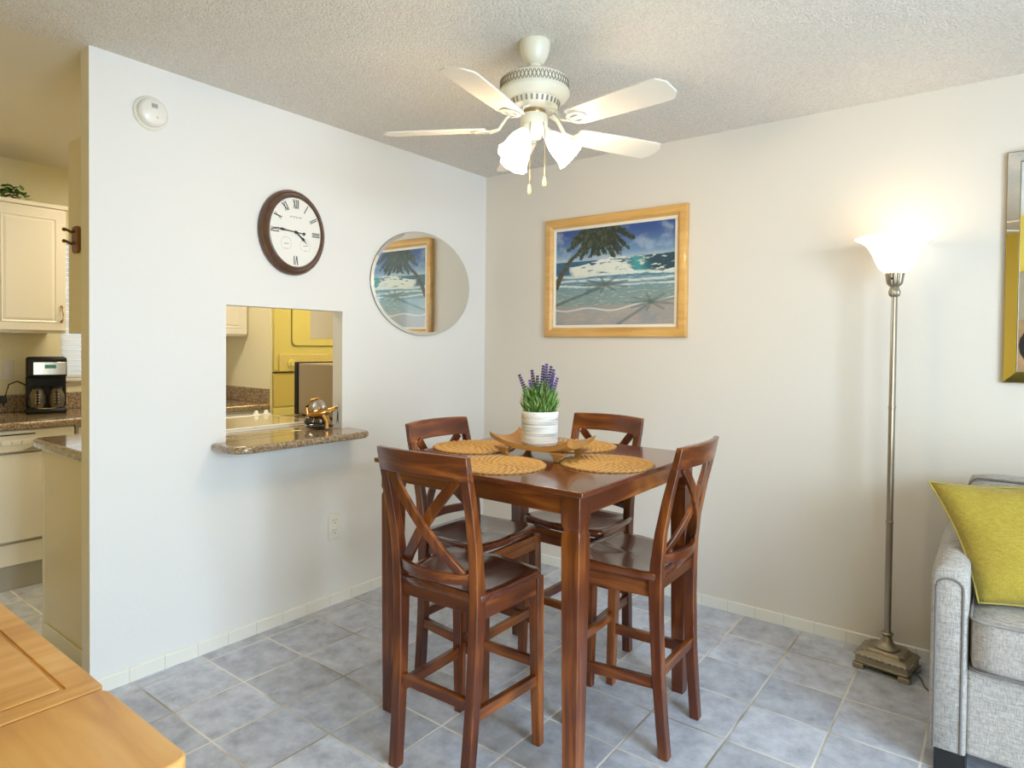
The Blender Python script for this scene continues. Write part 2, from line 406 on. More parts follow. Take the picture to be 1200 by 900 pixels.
# wall behind the camera, yellow, with glazed door at right
dx0, dx1, dz1 = 3.45, 4.6, 2.08
w = MB(); w.box((KX-.1, YB-.1, 0), (dx0, YB, H)); w.box((dx1, YB-.1, 0), (XR+.1, YB, H)); w.box((dx0, YB-.1, dz1), (dx1, YB, H))
struct('wall_back', w, M_yellow)
ry0, ry1, rz1 = -3.35, -1.75, 2.1
w = MB(); w.box((XR, YB, 0), (XR+.1, ry0, H)); w.box((XR, ry1, 0), (XR+.1, 0, H)); w.box((XR, ry0, rz1), (XR+.1, ry1, H))
struct('wall_right', w, M_wall)
def glazed(name, a, b, axis, mullions):
    """sliding glass door in a wall opening: frame + panes; axis 'x' runs along x"""
    root = empty(name, ((a[0]+b[0])/2, (a[1]+b[1])/2, 0)); root['kind'] = 'structure'
    fr = MB(); t = .05
    L_ = b[0]-a[0] if axis == 'x' else b[1]-a[1]; h = b[2]
    def bx(m, u0, u1, z0, z1, d=.04):
        if axis == 'x': m.box((u0-L_/2, -d/2, z0), (u1-L_/2, d/2, z1))
        else: m.box((-d/2, u0-L_/2, z0), (d/2, u1-L_/2, z1))
    bx(fr, 0, L_, 0, t); bx(fr, 0, L_, h-t, h); bx(fr, 0, t, t, h-t); bx(fr, L_-t, L_, t, h-t)
    for k in range(1, mullions): bx(fr, L_*k/mullions-t/2, L_*k/mullions+t/2, t, h-t)
    fr.build('door_frame', M_white, root)
    g = MB()
    for k in range(mullions): bx(g, L_*k/mullions+t*.4, L_*(k+1)/mullions-t*.4, t*.8, h-t*.8, .006)
    g.build('glass', M_glass, root)
glazed('door_1', (dx0, YB-.05, 0), (dx1, YB-.05, dz1), 'x', 2)
glazed('door_2', (XR+.05, ry0, 0), (XR+.05, ry1, rz1), 'y', 2)

# baseboard tiles (with joints)
def base_tiles(name, p0, p1, nrm, mat=M_base, h=.056, t=.009, L_=.136):
    p0 = V(p0); p1 = V(p1); d = (p1-p0); n = max(1, round(d.length/L_)); d.normalize(); st = (p1-p0).length/n
    nrm = V(nrm); m = MB()
    for k in range(n):
        a = p0 + d*(k*st+.0007); b = p0 + d*((k+1)*st-.0007)
        prof = [(0, 0), (t, 0), (t, h-.004), (t-.004, h), (0, h)]
        m.loft([[q + nrm*u + V((0, 0, z)) for u, z in prof] for q in (a, b)])
    o = m.build(name, mat); o['kind'] = 'structure'
    g = MB(); g.loft([[q + nrm*u + V((0, 0, z)) for u, z in [(0, 0), (t-.0015, 0), (t-.0015, h-.003), (0, h-.001)]] for q in (p0, p1)])
    g.build('grout', P('base_grout', (.42, .38, .32), .8), o)
base_tiles('baseboard_left', (0, -2.308, 0), (0, -.009, 0), (1, 0, 0))
base_tiles('baseboard_far', (0, 0, 0), (XR, 0, 0), (0, -1, 0))

# kitchen window with blinds
wn = empty('window_1', (KX, (wy0+wy1)/2, wz0)); wn['kind'] = 'structure'
hw = (wy1-wy0)/2; wh = wz1-wz0
m = MB(); 
for a, b in (((-.09, -hw, 0), (-.05, -hw+.03, wh)), ((-.09, hw-.03, 0), (-.05, hw, wh)), ((-.09, -hw+.03, 0), (-.05, hw-.03, .03)), ((-.09, -hw+.03, wh-.03), (-.05, hw-.03, wh))): m.box(a, b)
m.build('window_frame', M_white, wn)
MB().box((-.075, -hw+.02, .02), (-.07, hw-.02, wh-.02)).build('window_pane', M_glass, wn)
MB().box((-.05, -hw, -.022), (.03, hw, 0)).build('window_sill', M_cab, wn, bevel=.004)
m = MB()
nb = 26
for k in range(nb):
    z = .035 + (wh-.07)*k/(nb-1)
    m.box((-.018, -hw+.012, -.0012), (.018, hw-.012, .0012), Matrix.Translation((-.028, 0, z)) @ Euler((0, math.radians(58), 0)).to_matrix().to_4x4())
m.box((-.045, -hw+.01, wh-.03), (-.005, hw-.01, wh)); m.box((-.04, -hw+.012, .003), (-.012, hw-.012, .018))
m.build('window_blind', P('blind_white', (.70, .72, .74), .5), wn)

# ------------------------------------------------------------------ kitchen
def panel_door(mb_name, parent, x, y0, y1, z0, z1, nx=1, mat=M_cab, handle=None):
    """raised-panel door on plane x facing nx, returns door"""
    t = .018*nx; m = MB()
    m.box((min(x, x+t), y0, z0), (max(x, x+t), y1, z1))
    o = m.build(mb_name, mat, parent, bevel=.003)
    fw = .05; xs = x+t
    pr = MB()
    def ring(i, d): return [(xs+d*nx, y0+i, z0+i), (xs+d*nx, y1-i, z0+i), (xs+d*nx, y1-i, z1-i), (xs+d*nx, y0+i, z1-i)]
    # grooved raised panel: outer moulding then field
    pr.loft([ring(fw-.006, -.004), ring(fw, .004), ring(fw+.008, .0005), ring(fw+.022, .0045), ring(fw+.024, .0045)], cap=True)
    pr.build('raised_panel', mat, o)
    if handle:
        hy, hz = handle
        hm = MB().tube([(xs, hy, hz-.045), (xs+.022*nx, hy, hz-.035), (xs+.028*nx, hy, hz), (xs+.022*nx, hy, hz+.035), (xs, hy, hz+.045)], [.005, .004, .0035, .004, .005], 8)
        hm.ball((xs+.001*nx, hy, hz-.045), .008).ball((xs+.001*nx, hy, hz+.045), .008)
        hm.build('handle', M_brass, o, smooth=True)
    return o
FX = -1.76
uc = empty('upper_cabinet', (0, 0, 0), label='cream upper cabinet with raised-panel door above the coffee maker', cat='cabinet')
MB().box((KX+.001, -2.56, 1.385), (FX, -1.815, 2.12)).build('cabinet_body', M_cab, uc, bevel=.002)
MB().box((KX+.001, -2.57, 2.12), (FX+.012, -1.805, 2.145)).build('crown', M_cab, uc, bevel=.004)
panel_door('door', uc, FX+.001, -2.185, -1.822, 1.40, 2.105, 1, handle=(-1.845, 1.50))
panel_door('door', uc, FX+.001, -2.553, -2.190, 1.40, 2.105, 1)
uc2 = empty('upper_cabinet', (0, 0, 0), label='cream upper cabinet on the yellow-lit far wall, seen at top left of pass-through', cat='cabinet')
MB().box((KX+.001, -1.02+.06, 1.385), (FX, -.655, 2.12)).build('cabinet_body', M_cab, uc2, bevel=.002)
panel_door('door', uc2, FX+.001, -.955, -.662, 1.40, 2.105, 1)
uc3 = empty('upper_cabinet', (0, 0, 0), label='tall narrow upper cabinet end on kitchen side of the partition at left', cat='cabinet')
MB().box((-.405, -2.243, 1.372), (-WT-.001, -1.80, 2.17)).build('cabinet_body', M_cab, uc3, bevel=.002)
panel_door('door', uc3, -.406, -2.235, -1.81, 1.38, 2.16, -1)
uc4 = empty('upper_cabinet', (0, 0, 0), label='shaded upper cabinet end hanging at top right inside the pass-through', cat='cabinet')
MB().box((-.40, -1.06, 1.367), (-WT-.001, -.45, 2.17)).build('cabinet_body', M_cab, uc4, bevel=.002)
panel_door('door', uc4, -.401, -1.05, -.46, 1.38, 2.16, -1)
# counters
ct = MB().prism(rrect(KX+.001, -2.6, -1.435, -.651, .03, corners=(1, 1, 0, 0)), ZC-.04, ZC)
cto = ct.build('far_countertop', M_gran, bevel=.012, seg=4); tag(cto, 'brown granite countertop carrying the coffee maker', 'countertop')
bs = MB().box((KX+.001, -2.6, ZC+.0005), (KX+.02, -.651, ZC+.105)).box((KX+.02, -.670, ZC+.0005), (-1.462, -.651, ZC+.105)); bso = bs.build('backsplash', M_gran, bevel=.003); tag(bso, 'low granite backsplash strip along the far kitchen wall', 'backsplash')
bc = empty('base_cabinet', (0, 0, 0), label='cream base cabinet under the far granite counter, right of the dishwasher', cat='cabinet')
MB().box((KX+.001, -1.86, .10), (-1.475, -.655, ZC-.041)).build('cabinet_body', M_cab, bc)
MB().box((KX+.001, -1.86, 0), (-1.54, -.66, .10)).build('toe_kick', M_dark, bc)
for k in range(3):
    panel_door('door', bc, -1.474, -1.855+.4*k, -1.465+.4*k, .12, .66, 1)
    panel_door('drawer', bc, -1.474, -1.855+.4*k, -1.465+.4*k, .68, .85, 1)
# dishwasher
dw = empty('dishwasher', (-1.75, -2.17, 0), label='almond dishwasher with push buttons under the granite counter', cat='dishwasher')
def bxp(a, b, mat, name, par, bev=.003, off=(1.75, 2.17, 0), **k):
    return MB().box([a[i]+off[i] for i in range(3)], [b[i]+off[i] for i in range(3)]).build(name, mat, par, bevel=bev, **k)
bxp((-2.05, -2.47, .02), (-1.50, -1.87, .862), M_almond2, 'tub', dw)
bxp((-1.50, -2.465, .265), (-1.46, -1.873, .735), M_almond2, 'door_panel', dw, .008)
bxp((-1.50, -2.465, .745), (-1.452, -1.873, .862), M_almond2, 'control_panel', dw, .008)
bxp((-1.50, -2.465, .135), (-1.468, -1.873, .252), M_almond2, 'lower_panel', dw, .006)
bxp((-1.498, -2.465, .0), (-1.49, -1.873, .13), P('kick_grey', (.42, .40, .35), .5), 'kick_plate', dw, .002)
bxp((-1.4525, -2.44, .835), (-1.4505, -2.06, .842), M_dark, 'vent_slot', dw, 0)
for k in range(6):
    bxp((-1.4525, -2.30+.045*k, .785), (-1.446, -2.262+.045*k, .806), M_plate, 'button', dw, .002)
m = MB().grid(lambda u, v: (-1.4500+1.75+ .004*v*(1-v)*0, -2.12+2.17+.22*u, .75 + .03*v*math.sin(PI*min(1, u*1.0+.0))), 10, 2)
m.build('handle_recess', M_pewter, dw)
# peninsula
pn = empty('base_cabinet', (0, 0, 0), label='cream end panel of the peninsula cabinet beside the white partition end', cat='cabinet')
MB().box((-.705, -2.243, .012), (-WT-.001, -1.82, ZC-.041)).build('cabinet_body', M_cab, pn, bevel=.003)
MB().box((-.722, -2.246, .012), (-.705, -2.19, ZC-.041)).build('corner_post', M_cab, pn, bevel=.003)
MB().box((-.700, -2.2525, .0), (-WT-.002, -2.2435, .075)).build('base_tile', M_base, pn, bevel=.002)
MB().box((-.705, -1.065, .012), (-WT-.001, -.10, ZC-.041)).build('cabinet_body', M_cab, pn, bevel=.003)
# peninsula counter: left piece, right piece, sill through the opening
po = MB()
po.prism(rrect(-.745, -2.285, -WT-.002, -1.815, .05, corners=(0, 0, 0, 1)), ZC-.04, ZC)
po.prism([(-.745, -1.067), (-WT-.002, -1.067), (-WT-.002, -.08), (-.745, -.08)], ZC-.04, ZC)
po.prism([(-.26, -1.8149), (-WT-.002, -1.8149), (-WT-.002, -1.0671), (-.26, -1.0671)], ZC-.04, ZC)
pco = po.build('peninsula_countertop', M_gran, bevel=.012, seg=4); tag(pco, 'granite peninsula countertop behind the white partition', 'countertop')
SX = .205
sl = MB().prism(rrect(0, -1.845, SX, -1.105, .075, n=10, corners=(1, 1, 0, 0)), ZC-.034, ZC)
slo = sl.build('sill_shelf', M_gran, bevel=.014, seg=5)
tag(slo, 'speckled granite sill with rounded corners jutting from the pass-through', 'shelf')
MB().box((-WT-.001, oy0+.001, ZC-.029), (0, oy1-.001, ZC-.0005)).build('sill_inner', M_gran, slo)
# range
rg = empty('kitchen_range', (-.52, -1.465, 0), label='white slide-in range with smooth top below the pass-through', cat='stove')
off = (.52, 1.465, 0)
def rb(a, b, mat, name, bev=.004, par=rg): return bxp(a, b, mat, name, par, bev, off)
rb((-.76, -1.81, .02), (-.265, -1.07, ZC-.012), M_almond2, 'oven_body')
rb((-.785, -1.81, ZC-.011), (-.265, -1.07, ZC+.006), M_almond2, 'cooktop', .006)
rb((-.735, -1.78, ZC+.0065), (-.30, -1.10, ZC+.0085), P('cooktop_glass', (.70, .58, .36), .06, coat=1), 'glass_top', 0)
rb((-.295, -1.81, ZC+.006), (-.268, -1.07, ZC+.014), M_white, 'rear_trim', .004)
rb((-.785, -1.81, ZC+.006), (-.755, -1.07, ZC+.012), M_white, 'front_trim', .004)
for ky in (-1.60, -1.165, -1.10):
    kb = MB().lathe([(0, .0), (.019, .0), (.019, .005), (.013, .008), (.011, .020), (.008, .023), (0, .023)], 16)
    kb.build('control_knob', M_white, rg, smooth=True, loc=(-.79+.52+.012, ky+1.465, ZC+.012))
# microwave on counter right of range
mw = empty('microwave', (-.53, -.93, ZC), label='grey-brown microwave with black front edge on the peninsula counter', cat='microwave')
o_ = (.53, .93, -ZC)
bxp((-.675, -.95, ZC+.008), (-.30, -.50, ZC+.315), P('microwave_shell', (.34, .28, .20), .4), 'case', mw, .006, o_)
bxp((-.712, -.955, ZC+.004), (-.676, -.495, ZC+.322), M_black, 'front_door', mw, .004, o_)
for fx_, fy_ in ((-.65, -.92), (-.33, -.92), (-.65, -.53), (-.33, -.53)):
    bxp((fx_-.012, fy_-.012, ZC), (fx_+.012, fy_+.012, ZC+.008), M_black, 'foot', mw, 0, o_)
# laundry stack
lx = -2.12
ld = empty('stacked_washer_dryer', (lx-.35, .13, 0), label='almond stacked washer and dryer with round dial, in the laundry alcove', cat='washer dryer')
lo = (-(lx-.35), -.13, 0)
def lb(a, b, mat, name, bev=.01, par=ld, **k): return bxp(a, b, mat, name, par, bev, lo, **k)
lb((lx-.66, -.215, .03), (lx-.02, .47, 1.085), M_almond, 'washer_body', .015)
lb((lx-.66, -.215, 1.095), (lx-.001, .47, 1.95), M_almond, 'dryer_body', .02)
lb((lx-.019, -.205, .80), (lx-.004, .46, 1.075), P('almond_front', (.70, .60, .26), .35, coat=.3), 'washer_panel', .006)
lb((lx-.019, -.205, .04), (lx-.004, .46, .79), M_almond, 'washer_front', .006)
cp = lb((lx-.0005, -.16, 1.10), (lx+.012, .465, 1.245), P('almond_panel', (.80, .70, .42), .35, noise=(60, .12)), 'control_panel', .006)
kb = MB().lathe([(0, 0), (.040, 0), (.038, .010), (.026, .014), (.022, .03), (0, .032)], 24, Matrix.Rotation(PI/2, 4, 'Y'))
kb.build('dial', M_almond, cp, smooth=True, loc=(lx+.0125+lo[0], -.045+lo[1], 1.165))
for ky in (.27, .36):
    MB().lathe([(0, 0), (.016, 0), (.014, .02), (0, .022)], 16, Matrix.Rotation(PI/2, 4, 'Y')).build('knob', M_almond, cp, smooth=True, loc=(lx+.0125+lo[0], ky+lo[1], 1.175))
dp = [(y, z) for y, z in rrect(-.035, 1.318, .44, 1.86, .04)]
Mx = Matrix(((0, 0, 1, lx+.0005+lo[0]), (1, 0, 0, lo[1]), (0, 1, 0, 0), (0, 0, 0, 1)))
MB().prism(dp, 0, .014, Mx).build('dryer_door', M_almond, ld, bevel=.004)
MB().prism([(y, z) for y, z in rrect(-.041, 1.312, .446, 1.866, .045)], 0, .002, Mx).build('door_gap', M_vent, ld)

# coffee maker
cm = empty('coffee_maker', (-1.90, -1.875, ZC), math.radians(-15), label='black and steel coffee maker with two glass carafes on granite', cat='coffee maker')
def cb(a, b, mat, name, bev=.008, par=cm): return MB().box(a, b).build(name, mat, par, bevel=bev)
# local: front = +x
cb((-.09, -.10, .0), (.10, .10, .03), M_black, 'base', .012)
cb((-.09, -.10, .03), (-.02, .10, .22), M_black, 'water_tank')
hd = cb((-.09, -.10, .215), (.085, .10, .338), M_black, 'brew_head', .014)
cb((.0855, -.065, .232), (.091, .095, .308), M_chrome, 'face_panel', .002, hd)
cb((.0912, -.01, .270), (.093, .045, .292), M_green, 'display', 0, hd)
MB().lathe([(.0, 0), (.06, 0), (.06, .004), (0, .004)], 24).build('warming_plate', M_chrome, cm, loc=(.04, 0, .0305))
cgl = P('carafe_glass', (.16, .14, .12), .05, metal=.5)
for sy in (-.045, .048):
    c_ = MB().lathe([(.0, .0), (.036, .0), (.042, .03), (.040, .07), (.027, .105), (.027, .112), (0, .112)], 20).build('carafe', cgl, cm, smooth=True, loc=(.042, sy, .035))
    MB().lathe([(0, 0), (.03, 0), (.03, .012), (0, .014)], 16).build('lid', M_black, c_, loc=(0, 0, .112))
    MB().tube([(.026, 0, .10), (.055, 0, .095), (.056, 0, .03), (.042, 0, .02)], .005).build('carafe_handle', M_black, c_, smooth=True)
    for q in range(4): MB().box((.0405, -.012, .03+.016*q), (.043, .012, .033+.016*q)).build('mark', M_plate, c_)
cordm = MB().tube([(-.05, -.09, .16), (-.06, -.14, .19), (-.08, -.18, .17), (-.085, -.20, .09), (-.085, -.205, .04)], .004)
cordm.build('power_cord', M_black, cm, smooth=True)
MB().box((-.10, -.222, .06), (-.07, -.19, .10)).build('plug', M_black, cm, bevel=.004)
# wall plates in kitchen
sp = empty('switch_plate', (KX, -2.055, 1.16), label='ivory double wall plate beside the coffee maker', cat='wall plate')
MB().box((.0005, -.065, -.06), (.006, .065, .06)).build('plate', M_plate, sp, bevel=.003)
MB().box((.006, -.048, -.035), (.009, -.015, .035)).build('outlet_face', M_white, sp, bevel=.002)
MB().box((.006, .015, -.035), (.009, .048, .035)).build('rocker_switch', M_white, sp, bevel=.002)
# brown hook on cabinet end
hk = empty('coat_hook', (-.30, -2.2435, 1.755), label='small brown carved hook on the shaded upper cabinet end', cat='hook')
m = MB(); m.prism(rrect(-.035, -.055, .035, .055, .02), 0, .012, Matrix.Rotation(PI/2, 4, 'X'))
m.build('back_plate', P('hook_brown', (.22, .09, .03), .4), hk, bevel=.003)
for dz in (.035, -.012):
    MB().tube([(0, -.012, dz), (0, -.025, dz-.006), (-.01, -.035, dz+.002), (-.03, -.04, dz+.006)], [.007, .006, .005, .008]).build('hook_arm', P('hook_dark', (.10, .03, .012), .4), hk, smooth=True)

# greenery on top of cabinet
def leafmesh(m, c, d, L_, W, nrm):
    d = V(d).normalized(); s = d.cross(V(nrm)); s = s.normalized() if s.length > 1e-4 else V((1, 0, 0)); n = s.cross(d)
    c = V(c)
    pts = [c, c + d*L_*.35 + s*W*.5 + n*L_*.06, c + d*L_*.35 - s*W*.5 + n*L_*.06, c + d*L_*.75 + s*W*.32 - n*L_*.02, c + d*L_*.75 - s*W*.32 - n*L_*.02, c + d*L_ - n*L_*.10, c + d*L_*.38 + n*L_*.0, c + d*L_*.76 - n*L_*.06]
    m.add(pts, [(0, 1, 6), (0, 6, 2), (1, 3, 7, 6), (2, 6, 7, 4), (3, 5, 7), (4, 7, 5)])
iv = empty('ivy_garland', (-1.88, -2.18, 2.145), label='dark green leafy garland lying on top of the kitchen cabinet', cat='plant')
m = MB(); m2 = MB(); rnd = random.Random(3)
for k in range(190):
    u = rnd.random(); yy = -.30 + .50*u; hh = .085*math.sin(PI*min(1, (1-u)*1.6+.08))**.6
    c = (rnd.uniform(-.05, .06), yy, .012 + rnd.random()*hh*.9)
    d = (rnd.uniform(-.6, 1), rnd.uniform(-1, 1), rnd.uniform(-.1, .9))
    leafmesh(m if k % 3 else m2, c, d, rnd.uniform(.03, .05), .028, (rnd.uniform(-.5, .5), rnd.uniform(-.5, .5), 1))
m.build('leaves', M_leafd, iv); m2.build('pale_leaves', M_leaf, iv)
MB().tube([(0, -.3, .012), (.02, -.15, .02), (-.01, 0, .018), (.01, .19, .01)], .005).build('stem', M_brass, iv)

# figurine on the pass-through sill
fg = empty('figurine', (-.055, -1.25, ZC), math.radians(38), label='gold and dark glass ornament on the granite sill', cat='figurine')
M_fgold = P('ornament_gold', (.62, .36, .13), .12, metal=1); M_fdark = P('ornament_dark', (.02, .018, .016), .08, coat=1); M_fpearl = P('ornament_pearl', (.55, .50, .46), .12, metal=.6)
m = MB(); m.ball((0, 0, .014), (.058, .040, .014)); m.ball((-.03, .0, .03), (.030, .026, .022)); m.ball((.005, -.015, .030), (.022, .018, .018)); m.build('rock_base', M_fdark, fg, smooth=True)
m = MB(); m.ball((.0, 0, .062), (.048, .030, .020), Euler((0, math.radians(-12), 0)).to_matrix().to_4x4()); m.tube([(.03, 0, .066), (.055, 0, .078), (.068, 0, .086)], [.014, .008, .005]); m.ball((.07, 0, .087), .007)
m.tube([(-.03, 0, .055), (-.045, 0, .04), (-.05, 0, .02)], [.012, .010, .012]); m.tube([(.02, .012, .055), (.032, .014, .03), (.036, .015, .006)], [.012, .008, .013]); m.tube([(.02, -.014, .055), (.036, -.018, .03), (.034, -.02, .006)], [.012, .008, .013])
m.build('body', M_fgold, fg, smooth=True)
m = MB()
for k in range(26):
    a = k*.42; r = .030*(1-k/30); m.ball((-.008 + r*math.cos(a)*.7, .018*(1-k/30)*math.sin(a)*.4, .088 + r*math.sin(a)*.6), .014*(1-k/40))
m.build('shell', M_fpearl, fg, smooth=True)
m = MB(); m.tube([(-.045, 0, .055), (-.05, 0, .085), (-.03, 0, .112), (0, 0, .120)], [.008, .007, .006, .003]); m.build('shell_rim', M_fgold, fg, smooth=True)
m = MB(); m.tube([(.072, 0, 0.02), (.074, 0, .10)], [.004, .002]); m.build('tail_spike', M_fdark, fg)

fg.scale = (1.3, 1.3, 1.3)
# ------------------------------------------------------------------ dining table
TX0, TX1, TY0, TY1, TZ = .903, 1.783, -1.708, -.828, .93
tb = empty('dining_table', ((TX0+TX1)/2, (TY0+TY1)/2, 0), label='square counter-height cherry wood dining table with turned-notch legs', cat='table')
hx = (TX1-TX0)/2
MB().box((-hx, -hx, TZ-.017), (hx, hx, TZ)).build('tabletop', M_ttop, tb, bevel=.003)
ia = hx-.022
for s in (-1, 1):
    MB().box((-ia+.03, s*ia-(.02 if s > 0 else 0), .852), (ia-.03, s*ia+(.02 if s < 0 else 0), TZ-.0175)).build('apron', M_chx, tb, bevel=.002)
    MB().box((s*ia-(.02 if s > 0 else 0), -ia+.03, .852), (s*ia+(.02 if s < 0 else 0), ia-.03, TZ-.0175)).build('apron', M_chy, tb, bevel=.002)
def table_leg(sx, sy):
    m = MB(); o = .064; cx, cyy = sx*(ia+.003-o/2), sy*(ia+.003-o/2)
    prof = [(.0, .044), (.02, .046), (.30, .053), (.55, .058), (.78, .063), (.795, .062), (.802, .055), (.808, .052), (.814, .055), (.824, .064), (TZ-.018, .064)]
    rings = []
    for z, wd in prof:
        h = wd/2
        ccx = cx + sx*(o-wd)/2*.3; ccy = cyy + sy*(o-wd)/2*.3
        rings.append([(ccx-h, ccy-h, z), (ccx+h, ccy-h, z), (ccx+h, ccy+h, z), (ccx-h, ccy+h, z)])
    return m.loft(rings)
for sx in (-1, 1):
    for sy in (-1, 1): table_leg(sx, sy).build('leg', M_chz, tb, bevel=.0025)

# ------------------------------------------------------------------ counter chairs
WB, WF, D, WTp, YT, ZT, WS, DS, ZS = .321, .370, .393, .359, -.039, 1.025, .398, .366, .609
def bow(u, sag): return -sag*(1-(2*u-1)**2)
def make_chair():
    r = empty('counter_chair', (0, 0, 0))
    # seat : saddle with curved front
    def outline():
        pts = []
        hw0, hw1 = .170, WS/2
        # back edge, then right side, front curve, left side
        pts.append((-hw0+.01, .034)); pts.append((hw0-.01, .034))
        pts.append((hw0+.004, .05))
        for k in range(1, 5): u = k/5; pts.append((hw0 + (hw1-hw0)*u**.7, .05 + (DS-.05-.05)*u))
        for k in range(7):
            a = PI/2*k/6
            pts.append((hw1-.035+.035*math.cos(a), DS-.045+.035*math.sin(a)))
        n = 10
        for k in range(1, n): 
            u = k/n; x = (hw1-.035)*(1-2*u); pts.append((x, DS-.01+.018*(1-(1-2*u)**2)))
        for k in range(6, -1, -1):
            a = PI/2*k/6
            pts.append((-(hw1-.035+.035*math.cos(a)), DS-.045+.035*math.sin(a)))
        for k in range(4, 0, -1): u = k/5; pts.append((-(hw0 + (hw1-hw0)*u**.7), .05 + (DS-.05-.05)*u))
        pts.append((-hw0-.004, .05))
        return pts
    ol = outline(); cx_, cy_ = 0, .20
    rings = []
    def zt(x, y):
        rr = math.hypot(x/.2, (y-.17)/.2); dip = .012*max(0, 1-rr*rr*.9) - .004*math.exp(-(x/.03)**2)*(1 if y > .2 else .3)
        return ZS - dip
    for sc, z in ((.90, ZS-.030), (.985, ZS-.026), (1.0, ZS-.014), (.992, ZS-.004)):
        rings.append([(cx_+(x-cx_)*sc, cy_+(y-cy_)*sc, z) for x, y in ol])
    for sc in (.965, .85, .7, .5, .3, .12):
        rings.append([(cx_+(x-cx_)*sc, cy_+(y-cy_)*sc, zt(cx_+(x-cx_)*sc, cy_+(y-cy_)*sc)) for x, y in ol])
    MB().loft(rings).build('seat', M_seat, r, smooth=True, angle=60)
    # rear legs running up as posts
    def post(s):
        pr = [(0, .019, .033), (.12, .030, .034), (.27, .042, .036), (.45, .050, .040), (.56, .052, .044), (.64, .048, .040), (.74, .036, .034), (.85, .014, .030), (.953, -.012, .026)]
        rings = []
        for z, yc, dp_ in pr:
            u = z/ZT; ox = (WB/2)*(1-u) + (WTp/2)*u; wdt = .036 - .006*u
            x1 = s*ox; x0 = s*(ox-wdt)
            rings.append([(x0, yc-dp_/2, z), (x1, yc-dp_/2, z), (x1, yc+dp_/2, z), (x0, yc+dp_/2, z)])
        return MB().loft(rings)
    for s in (-1, 1): post(s).build('leg', M_chz, r, bevel=.003)
    # front legs
    for s in (-1, 1):
        rings = []
        for z, wd in ((0, .030), (.25, .035), (.50, .038), (ZS-.032, .038)):
            ox = WF/2; oy = D-.004 - .012*(z/ZS)
            rings.append([(s*(ox-wd), oy-wd, z), (s*ox, oy-wd, z), (s*ox, oy, z), (s*(ox-wd), oy, z)])
        MB().loft(rings).build('leg', M_chz, r, bevel=.003)
    # aprons
    MB().box((-.140, .040, .545), (.140, .060, .600)).build('apron', M_chx, r, bevel=.002)
    MB().box((-WF/2+.03, D-.034, .520), (WF/2-.03, D-.018, ZS-.032)).build('apron', M_chx, r, bevel=.002)
    for s in (-1, 1):
        MB().sweep([(s*.152, .06, .552), (s*(WF/2-.014), D-.03, .547)], .016, .058, (1, 0, 0)).build('apron', M_chy, r, bevel=.002)
    # stretchers
    MB().box((-.135, .030, .258), (.135, .050, .292)).build('stretcher', M_chx, r, bevel=.002)
    MB().box((-WF/2+.028, D-.032, .262), (WF/2-.028, D-.014, .294)).build('stretcher', M_chx, r, bevel=.002)
    for s in (-1, 1):
        MB().sweep([(s*.150, .045, .242), (s*(WF/2-.017), D-.02, .226)], .020, .036, (1, 0, 0)).build('stretcher', M_chy, r, bevel=.002)
    # top rail: curved plank sitting on the posts
    n = 14; rings = []
    for k in range(n+1):
        u = k/n; x = -WTp/2 + WTp*u; yb = bow(u, .030)
        y0 = -.012 + yb; y1 = YT+.010 + yb
        zb = .951 + .004*(1-(2*u-1)**2); z1 = ZT + .004*(1-(2*u-1)**2)
        rings.append([(x, y0-.012, zb), (x, y0+.012, zb), (x, y1+.010, z1), (x, y1-.010, z1)])
    MB().loft(rings).build('top_rail', M_chx, r, bevel=.003, angle=40)
    # lower rail
    rings = []
    wl = .142
    for k in range(n+1):
        u = k/n; x = -wl + 2*wl*u; yb = .046 + bow(u, .040)
        rings.append([(x, yb-.009, .632), (x, yb+.009, .632), (x, yb+.005, .664), (x, yb-.013, .664)])
    MB().loft(rings).build('lower_rail', M_chx, r, bevel=.002, angle=40)
    # crossing slats
    for s in (-1, 1):
        pts = []
        for k in range(9):
            u = k/8; x = s*(.118 - .245*u + .0); z = .662 + (.955-.662)*u
            yy = .040 - .052*u - .030*(1-(2*u-1)**2)*.9
            pts.append((x, yy - (.012 if s > 0 else -.002), z))
        MB().sweep(pts, .013, .033, (0, 1, .15)).build('cross_slat', M_chz, r, bevel=.002)
    return r
ch0 = make_chair()
G = 'counter chairs around the square dining table'
specs = [((1.341, -1.875), .047, 'cherry X-back counter chair nearest the camera, back turned to us at left'),
         ((.858, -1.301), -PI/2+.009, 'cherry X-back counter chair with its back towards the white partition wall'),
         ((1.877, -1.155), PI/2+.028, 'cherry X-back counter chair at the right side of the table, seen side-on'),
         ((1.280, -.680), PI-.033, 'cherry X-back counter chair at far side, backing to the framed beach picture')]
chairs = [ch0] + [copy_tree(ch0) for _ in range(3)]
for c, (p, a, lb_) in zip(chairs, specs):
    c.location = (p[0], p[1], 0); c.rotation_euler = (0, 0, a); tag(c, lb_, 'chair', G)

